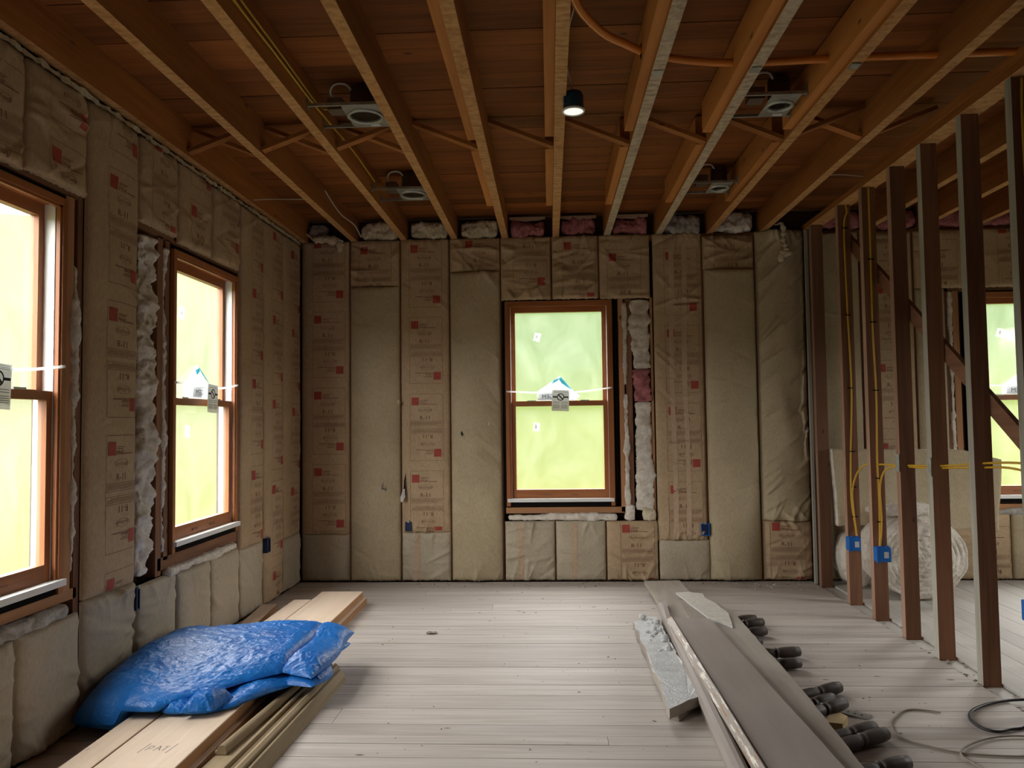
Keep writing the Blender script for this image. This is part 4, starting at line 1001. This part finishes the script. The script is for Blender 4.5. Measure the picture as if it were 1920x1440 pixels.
# ------------------------------------------------------------------ left lumber pile
def plank(label, p0, p1, w, z0, z1, mat, edge=None, group='loose boards in the left pile', name='plank', bev=.0025, tilt=(0, 0)):
    p0, p1 = Vector((*p0, (z0+z1)/2+tilt[0])), Vector((*p1, (z0+z1)/2+tilt[1]))
    o = beam(name, p0, p1, w, z1-z0, [mat, edge or mat], fmat=[1, 1, 0, 1, 0, 1])
    bevel(o, bev); return tag(o, label, 'board', group)
plank('wide pale plank on top of the left pile, running out from under the tarp', (-1.432, 1.9), (-1.447, 5.285), .285, .050, .098, 'fresh_lumber', 'lumber_edge')
plank('wide plank lying directly under the wide pale plank', (-1.42, 1.95), (-1.435, 5.33), .295, .0, .048, 'fresh_lumber', 'lumber_edge')
plank('narrow pale plank on top of the left pile beside the wide one', (-1.64, 1.9), (-1.65, 5.05), .115, .050, .098, 'fresh_lumber', 'lumber_edge')
plank('narrow dirty plank under the narrow pale plank', (-1.66, 2.0), (-1.66, 4.95), .12, .0, .048, 'fresh_lumber', 'lumber_edge')
plank('short wood offcut lying against the left wall near the corner', (-1.85, 4.55), (-1.915, 5.165), .10, .0, .042, 'fresh_lumber', 'lumber_edge')
mk = bpy.data.objects['plank']
V, F = [], []
def stroke(x0, y0, x1, y1, w_=.0016):
    d_ = Vector((x1-x0, y1-y0, 0)).normalized(); n_ = Vector((-d_.y, d_.x, 0))*w_; k = len(V)
    V.extend([Vector((x0, y0, .0984))-n_, Vector((x1, y1, .0984))-n_, Vector((x1, y1, .0984))+n_, Vector((x0, y0, .0984))+n_]); F.append((k, k+1, k+2, k+3))
for a in ((-1.487, 2.72, -1.478, 2.80), (-1.385, 2.72, -1.376, 2.80), (-1.47, 2.74, -1.465, 2.78), (-1.465, 2.78, -1.45, 2.775), (-1.45, 2.775, -1.455, 2.757), (-1.455, 2.757, -1.467, 2.757), (-1.44, 2.74, -1.43, 2.78), (-1.43, 2.78, -1.418, 2.74), (-1.436, 2.757, -1.422, 2.757), (-1.41, 2.775, -1.395, 2.778), (-1.402, 2.776, -1.406, 2.74)): stroke(*a)
mesh_obj('pencil_mark', V, F, 'ink_grey', mk)['kind'] = 'stuff'
def profile_bar(label, p0, p1, prof, mat, z, group, name='moulding', cat='moulding'):
    p0, p1 = Vector((*p0, z)), Vector((*p1, z)); d = (p1-p0).normalized(); s = d.cross(Vector((0, 0, 1))).normalized()
    n = len(prof); V = [p+s*a+Vector((0, 0, b_)) for p in (p0, p1) for a, b_ in prof]
    F = [(k, (k+1) % n, n+(k+1) % n, n+k) for k in range(n)]+[tuple(range(n))[::-1], tuple(range(n, 2*n))]
    return tag(mesh_obj(name, V, F, mat), label, cat, group)
rnd = [(-.022, 0), (.022, 0), (.022, .012)]+[(.004+.018*math.cos(a), .018+.016*math.sin(a)) for a in np.linspace(0, math.pi, 9)]+[(-.014, .012), (-.022, .012)]
G = 'old mouldings in the left pile'
profile_bar('round-topped old moulding with a cut end beside the wide plank', (-1.232, 2.83), (-1.15, 3.88), rnd, 'moulding_wood', .047, G)
profile_bar('flat old strip lying under the round-topped moulding', (-1.248, 2.2), (-1.165, 3.86), [(-.035, 0), (.035, 0), (.035, .022), (-.035, .022)], 'moulding_wood', .022, G)
profile_bar('dark bottom strip of the moulding pile touching the wide plank', (-1.245, 2.2), (-1.175, 3.70), [(-.030, 0), (.030, 0), (.030, .020), (-.030, .020)], 'moulding_wood', 0, G)
profile_bar('grooved old moulding in the middle of the pile', (-1.172, 2.2), (-1.108, 3.87), [(-.020, 0), (.020, 0), (.020, .05), (.010, .055), (.006, .045), (-.004, .045), (-.008, .060), (-.020, .060)], 'moulding_wood', 0, G)
profile_bar('pale old moulding standing on edge in the pile', (-1.125, 2.2), (-1.070, 3.80), [(-.014, 0), (.014, 0), (.014, .062), (.002, .070), (-.014, .062)], 'moulding_wood', 0, G)
profile_bar('outermost old board of the moulding pile with an angled end', (-1.085, 2.2), (-1.040, 3.78), [(-.012, 0), (.022, 0), (.016, .022), (-.002, .052), (-.012, .052)], 'moulding_wood', 0, G)

# ------------------------------------------------------------------ blue tarp
tarp = thing('blue_tarp', 'folded crinkled blue tarp lying over the left lumber pile', 'tarp', (-1.5, 3.5, .1))
def slab(name, outline, ztop, zbot, nu=90, nv=80, pu=6.0, pv=6.0, parent=tarp, seed=0, amp=.008, midf=.35, mat='tarp_blue'):
    """Closed soft slab: outline(u,v) maps [-1,1]^2 to plan, rounded edges between zbot and ztop."""
    V, F = [], []
    for side in (1, -1):
        for j in range(nv+1):
            for i in range(nu+1):
                u = -1+2*i/nu; v = -1+2*j/nv
                u = math.copysign(1-(1-abs(u))**1.5, u); v = math.copysign(1-(1-abs(v))**1.5, v)
                x, y = outline(u, v)
                k = max(0., (1-abs(u)**pu)*(1-abs(v)**pv))**.5
                a, b_ = zbot(x, y, u, v), ztop(x, y, u, v); mid = a+midf*(b_-a)
                z = mid+(b_-mid)*k if side > 0 else mid+(a-mid)*k
                w = Vector((x, y, z))
                if side > 0:
                    q = Vector((x*6, y*9, seed)); q += .35*mnoise.noise_vector(q*1.3)
                    rg1 = 1-2*abs(mnoise.noise(q*1.6)); rg2 = 1-2*abs(mnoise.noise(q*4.1+Vector((3, 1, 7)))); rg3 = 1-2*abs(mnoise.noise(q*8.3+Vector((1, 9, 2))))
                    h = (mnoise.noise(q*.5)*1.2 + .35*rg1**3 + .42*rg2**3*(.4+abs(mnoise.noise(q*.7))*1.8) + .22*rg3**3)*amp
                    w.z += h*k; w.y -= h*(1-k)*.8
                V.append(w)
    N = (nu+1)*(nv+1)
    for j in range(nv):
        for i in range(nu):
            a = j*(nu+1)+i; F.append((a, a+1, a+nu+2, a+nu+1)); F.append((N+a+nu+1, N+a+nu+2, N+a+1, N+a))
    o = mesh_obj(name, V, F, mat, parent, smooth=True)
    bm = bmesh.new(); bm.from_mesh(o.data); bmesh.ops.remove_doubles(bm, verts=bm.verts[:], dist=1e-5); bmesh.ops.recalc_face_normals(bm, faces=bm.faces[:]); bm.to_mesh(o.data); bm.free()
    for pl in o.data.polygons: pl.use_smooth = True
    return o
def sst(a, b_, x): t_ = min(1, max(0, (x-a)/(b_-a))); return t_*t_*(3-2*t_)
def lerp_pts(pts): return lambda x: float(np.interp(x, [p[0] for p in pts], [p[1] for p in pts]))
near = lerp_pts([(-1.97, 3.10), (-1.85, 3.05), (-1.68, 3.02), (-1.58, 3.02), (-1.50, 3.09), (-1.42, 3.18), (-1.33, 3.29), (-1.25, 3.36), (-1.16, 3.42)])
def out_main(u, v):
    s, t_ = (u+1)/2, (v+1)/2
    x = -1.948+(.758+.02*t_)*s; yn = near(x); yf_ = 4.085-.03*s
    return x-.015*(1-t_)*(s < .1), yn+(yf_-yn)*t_
def top_main(x, y, u, v):
    return .190+.055*sst(3.1, 3.65, y)+.010*math.sin(x*8+y*3)-.012*sst(-1.6, -1.2, x)-.02*sst(-1.80, -1.97, x)
def bot_main(x, y, u, v):
    return .004+.096*sst(-1.76, -1.705, x)+.036*sst(-1.60, -1.5, x)
slab('tarp_body', out_main, top_main, bot_main, 150, 150, 18, 5, seed=1, amp=.011)
def out_r(u, v):
    s, t_ = (u+1)/2, (v+1)/2
    y = 3.40+.69*t_-.06*s
    return -1.215+.02*math.sin(t_*5)+(.165+.03*t_)*s, y
slab('tarp_fold', out_r, lambda x, y, u, v: .224-.028*(u+1)/2+.010*math.sin(y*13+x*6), lambda x, y, u, v: .138, 50, 90, 3.0, 6.0, seed=4, amp=.016)
def out_r2(u, v):
    s, t_ = (u+1)/2, (v+1)/2
    return -1.20+.03*math.sin(t_*6)+(.15+.02*math.sin(t_*9))*s, 3.38+.66*t_-.04*s
slab('tarp_fold', out_r2, lambda x, y, u, v: .152+.006*math.sin(y*17), lambda x, y, u, v: .0995, 40, 70, 2.6, 5.0, seed=5, amp=.012)
nearl = lerp_pts([(-1.59, 3.12), (-1.53, 3.06), (-1.40, 3.045), (-1.31, 3.12), (-1.22, 3.28), (-1.08, 3.48)])
def out_l(u, v):
    s, t_ = (u+1)/2, (v+1)/2
    x = -1.585+.49*s; return x, nearl(x)+.25*t_
slab('tarp_fold', out_l, lambda x, y, u, v: .140+.007*math.sin(x*22+y*9), lambda x, y, u, v: .0995, 80, 44, 5, 3.0, seed=7, amp=.012)
def out_k(u, v):
    s, t_ = (u+1)/2, (v+1)/2
    return -1.475+.115*s+.03*t_, 3.015+.15*t_+.03*s
slab('tarp_corner', out_k, lambda x, y, u, v: .172+.01*math.sin(x*30), lambda x, y, u, v: .105, 40, 40, 3, 3, seed=9, amp=.022)
def out_k2(u, v):
    s, t_ = (u+1)/2, (v+1)/2
    return -1.565+.085*s+.02*t_, 3.04+.12*t_
slab('tarp_corner', out_k2, lambda x, y, u, v: .158, lambda x, y, u, v: .102, 36, 36, 3, 3, seed=11, amp=.016)

# ------------------------------------------------------------------ right pile: boards
G = 'old boards in the right pile'
def crooked(name, label, pts_top, z0, z1, mat, cat='board', seed=0, edge=.004, amp=.002, group=G, edge_mat=None):
    """Board with an outline polygon (plan) between heights z0/z1; each may be a function of y."""
    f0 = z0 if callable(z0) else (lambda y: z0); f1 = z1 if callable(z1) else (lambda y: z1)
    rg = np.random.default_rng(seed); P = []
    n = len(pts_top)
    for i in range(n):
        a, b_ = np.array(pts_top[i]), np.array(pts_top[(i+1) % n]); L = np.linalg.norm(b_-a); q = max(1, int(L/.06))
        for k in range(q): P.append(a+(b_-a)*k/q+rg.uniform(-edge, edge, 2)*(k > 0))
    V = [(p[0], p[1], f0(p[1])) for p in P]+[(p[0], p[1], f1(p[1])+rg.uniform(-amp, amp)) for p in P]; m_ = len(P)
    F = [tuple(range(m_))[::-1], tuple(range(m_, 2*m_))]+[(i, (i+1) % m_, m_+(i+1) % m_, m_+i) for i in range(m_)]
    return tag(mesh_obj(name, V, F, [mat, edge_mat or mat], fmat=[0, 0]+[1]*m_), label, cat, group)
crooked('old_board', 'long brown-grey painted board on top of the right pile', [(.690, 1.8), (.955, 1.8), (.885, 4.43), (.684, 4.455)], .108, .132, 'painted_board', seed=1, edge=.001, amp=.0005)
profile_bar('moulded edge strip with chipped white paint along the top board', (.668, 1.8), (.668, 4.44), [(-.022, 0), (.010, 0), (.012, .024), (.004, .030), (-.010, .022), (-.022, .014)], 'dirty_white_trim', .112, G, 'moulding')
profile_bar('long square painted rail on the left side of the right pile', (.595, 1.8), (.690, 4.92), [(-.028, 0), (.018, 0), (.020, .045), (.006, .052), (-.010, .050), (-.028, .044)], 'painted_board', .058, G, 'moulding')
profile_bar('low dark strip under the painted rail of the right pile', (.625, 2.3), (.678, 4.75), [(-.02, 0), (.015, 0), (.015, .056), (-.02, .056)], 'dusty_board', .001, G, 'moulding')
profile_bar('thin second rail lying beside the square painted rail', (.66, 4.45), (.705, 4.93), [(-.012, 0), (.012, 0), (.012, .028), (-.012, .03)], 'painted_board', .085, G, 'moulding')
crooked('old_board', 'dusty pale board reaching to the back wall', [(.690, 4.30), (.945, 4.30), (.925, 5.69), (.668, 5.675)], .058, .084, 'dusty_board', seed=2, edge=.002, amp=0)
crooked('old_board', 'broad dusty board under the painted one with its edge over the balusters', [(.74, 1.9), (.985, 1.9), (1.055, 3.4), (1.075, 4.72), (1.00, 5.02), (.80, 4.98)], .085, .106, 'dusty_board', seed=3, edge=.003, amp=0)
crooked('old_board', 'thin chalky board with a white edge across the far end of the right pile', [(.895, 4.50), (.985, 4.32), (1.03, 4.60), (1.005, 4.87), (.97, 5.00), (.985, 5.12), (.90, 5.17), (.812, 5.15)], .107, .117, 'chalky_board', seed=4, edge=.003, amp=0, edge_mat='paper_white')
plank('support batten low at the photographer end of the right pile', (.84, 1.9), (.87, 2.6), .05, .0, .084, 'dusty_board', group=G, name='batten')
plank('support batten low under the far end of the dusty board', (.80, 5.2), (.81, 5.6), .05, .0, .057, 'dusty_board', group=G, name='batten')
crooked('plaster_board', 'chalky white plaster-covered board lying left of the right pile', [(.472, 3.225), (.620, 3.375), (.635, 4.78), (.585, 4.80), (.55, 4.70), (.478, 4.66)], lambda y: .035-.022*(y-3.2)/1.5, lambda y: .078-.022*(y-3.2)/1.5, 'plaster_dust', seed=5, edge=.006, amp=.0035, edge_mat='dusty_board')
plank('short scrap propping the plaster board', (.50, 3.30), (.60, 3.45), .05, .0, .031, 'dusty_board', group=G, name='batten')
rub = thing('plaster_rubble', 'crumbled plaster lumps on the plaster-covered board', 'rubble', (.58, 4.3, .06))
rr_ = random.Random(11)
for i in range(26):
    s = rr_.uniform(.008, .028); y = rr_.uniform(4.0, 4.72); x = .61-.09*rr_.random()**1.5
    lumpy('plaster_lump', (x, y, .064-.022*(y-3.2)/1.5*0+s*.2), (s*1.6, s*1.3, s), 'plaster_dust', rub, 0, 6, 8, s*.25, 30, 2.0, i)

# ------------------------------------------------------------------ turned balusters
BP = [(0, .0), (.0, .012), (.006, .019), (.05, .0225), (.10, .0225), (.135, .0205), (.15, .015), (.157, .021), (.166, .0215), (.172, .016), (.185, .019), (.22, .0215), (.32, .021), (.42, .0185), (.455, .0165), (.465, .0205), (.475, .0205), (.483, .016), (.50, .021)]
def baluster_mesh():
    V, F = [], []; n = 14
    for s, r_ in BP:
        for k in range(n): a = 2*math.pi*k/n; V.append((-s, math.cos(a)*max(r_, .0005), math.sin(a)*max(r_, .0005)))
    for i in range(len(BP)-1):
        for k in range(n): F.append((i*n+k, i*n+n+k, i*n+n+(k+1) % n, i*n+(k+1) % n))
    me = bpy.data.meshes.new('turned_shaft'); me.from_pydata(V, [], F); me.materials.append(MATS['baluster_wood'])
    me.polygons.foreach_set('use_smooth', [True]*len(F)); me.update()
    V = bverts(-.60, -.499, -.0215, .0215, -.0215, .0215); mb = bpy.data.meshes.new('square_block'); mb.from_pydata(V, [], BF); mb.materials.append(MATS['baluster_wood']); mb.update()
    return me, mb
bsh, bbl = baluster_mesh()
tips = [(1.245, 4.83, .30, .028, 1), (1.268, 4.752, .36, .028, 1), (1.232, 4.56, .34, .028, 1), (1.15, 4.36, .30, .026, .75), (1.295, 4.155, .20, .032, 1), (1.240, 3.975, .24, .030, 1), (1.305, 3.628, .52, .030, 1), (1.225, 3.490, .58, .028, 1), (1.243, 3.405, .60, .040, 1), (1.272, 3.170, .50, .030, 1), (1.287, 3.100, .50, .034, 1), (1.262, 2.862, .42, .028, 1)]
bl = ['farthest pair member of the far baluster group', 'middle baluster of the far group of three', 'third baluster of the far group, its tip over its own shadow', 'short baluster end barely reaching past the board edge', 'thick-headed baluster of the pair halfway along the pile', 'lower baluster of the pair halfway along the pile', 'long baluster nearest the halfway pair in the middle group', 'dusty baluster between two others of the middle group', 'reddish baluster above the metal plate', 'baluster beside the pale wood block', 'big baluster touching the one beside the pale block', 'last baluster at the photographer end of the pile']
for (x, y, a, z, s), lb in zip(tips, bl):
    root = thing('baluster', 'dark turned wooden baluster, '+lb, 'baluster', (x, y, z), 'turned balusters sticking out of the right pile')
    root.rotation_euler = (0, 0, a); root.scale = (.84*s, 1.25, 1.25)
    root.location.z = max(.0285, z)
    root['_local'] = 1
    for nm, me in (('turned_shaft', bsh), ('square_block', bbl)):
        o = bpy.data.objects.new(nm, me); COL.objects.link(o); o.parent = root
# small things near the balusters
blk = crooked('wood_block', 'small pale triangular wood block between the balusters', [(1.085, 3.215), (1.155, 3.195), (1.205, 3.275), (1.19, 3.315), (1.13, 3.28)], 0, .032, 'pale_block', 'wood block', seed=6, edge=0, amp=0, group='scraps by the balusters')
pl = thing('metal_plate', 'perforated steel strap plate lying flat beside the balusters', 'metal plate', (1.25, 3.40, 0))
c0 = Vector((1.205, 3.432, .004)); c1 = Vector((1.318, 3.338, .004))
beam('strap', c0, c1, .055, .003, 'galvanised', pl)
for i in range(4):
    p = c0+(c1-c0)*(.22+.19*i); lathe_z('hole', (p.x, p.y, .0058), [(.0005, 0), (.0055, 0)], 'black_void', pl, 10, False)
# cords on the floor
cable('thin grey cord snaking over the floor planks with a loose end', [(1.634, 3.394, .005), (1.60, 3.415, .004), (1.535, 3.429, .004), (1.48, 3.405, .004), (1.432, 3.35, .004), (1.38, 3.28, .004), (1.351, 3.17, .004), (1.37, 3.105, .004), (1.404, 3.071, .004), (1.495, 3.007, .004), (1.597, 2.982, .004), (1.73, 2.975, .004), (1.85, 3.0, .006), (1.93, 3.08, .006), (1.88, 3.14, .006), (1.78, 3.15, .007), (1.671, 3.12, .007), (1.56, 3.05, .007), (1.505, 2.98, .006), (1.515, 2.90, .004), (1.56, 2.80, .004), (1.66, 2.72, .004), (1.8, 2.65, .004)], .0038, 'grey_cord', name='grey_cord', cat='cord')
cable('black cable dropping from the box and looping on the floor', [(2.035, 3.32, .42), (2.0, 3.30, .40), (1.975, 3.31, .33), (1.972, 3.30, .20), (1.965, 3.27, .08), (1.90, 3.24, .012), (1.818, 3.215, .007), (1.755, 3.19, .007), (1.715, 3.225, .007), (1.715, 3.31, .007), (1.765, 3.40, .007), (1.86, 3.475, .007), (1.95, 3.515, .008), (2.06, 3.54, .008), (2.3, 3.55, .008)], .0062, 'black_cable', name='black_cable', cat='cable')

# ------------------------------------------------------------------ crumbs on the floor
V, F = [], []; rg = np.random.default_rng(9)
def chip(x, y, s, z=0.0005):
    k = len(V); a = rg.uniform(0, 6.28); c, s_ = math.cos(a), math.sin(a); l_, w_, h_ = s*rg.uniform(.6, 1.6), s*rg.uniform(.3, .8), s*rg.uniform(.2, .6)
    for dx, dy, dz in ((-l_, -w_, 0), (l_, -w_*.6, 0), (l_*.7, w_, 0), (-l_*.8, w_*.7, 0), (-l_*.4, -w_*.3, h_), (l_*.4, w_*.2, h_)):
        V.append((x+c*dx-s_*dy, y+s_*dx+c*dy, z+dz))
    F.extend([tuple(k+i for i in f) for f in ((3, 2, 1, 0), (0, 1, 5, 4), (1, 2, 5), (2, 3, 4, 5), (3, 0, 4))])
for i in range(240): chip(rg.uniform(-1.0, 1.9), rg.uniform(2.2, 5.9), rg.choice([.003, .004, .006]))
for i in range(120): chip(rg.uniform(-1.2, 1.95), 6.03-abs(rg.normal(0, .10)), rg.choice([.004, .007, .010]))
for i in range(90): chip(rg.uniform(1.99, 2.10), rg.uniform(2.6, 6.0), rg.choice([.004, .007, .012]), -.011)
tag(mesh_obj('floor_crumbs', V, F, 'chip_mix'), 'scattered crumbs and splinters on the floor planks', 'debris', kind='stuff')
V, F = [], []
for i in range(60): chip(rg.uniform(.9, 1.95), 5.98-abs(rg.normal(0, .12)), rg.choice([.004, .007, .010]))
for i in range(30): chip(rg.uniform(.1, 1.0), 5.95-abs(rg.normal(0, .2)), rg.choice([.004, .006]))
tag(mesh_obj('plaster_crumbs', V, F, 'plaster_dust'), 'white plaster crumbs along the foot of the back wall', 'debris', kind='stuff')
lumpy_o = lumpy('dirt_clump', (-.72, 4.60, .006), (.07, .04, .016), 'chip_mix', None, 0, 12, 10, .006, 30, 2.0, 91); tag(lumpy_o, 'small dark clump of dirt on the open floor', 'debris')
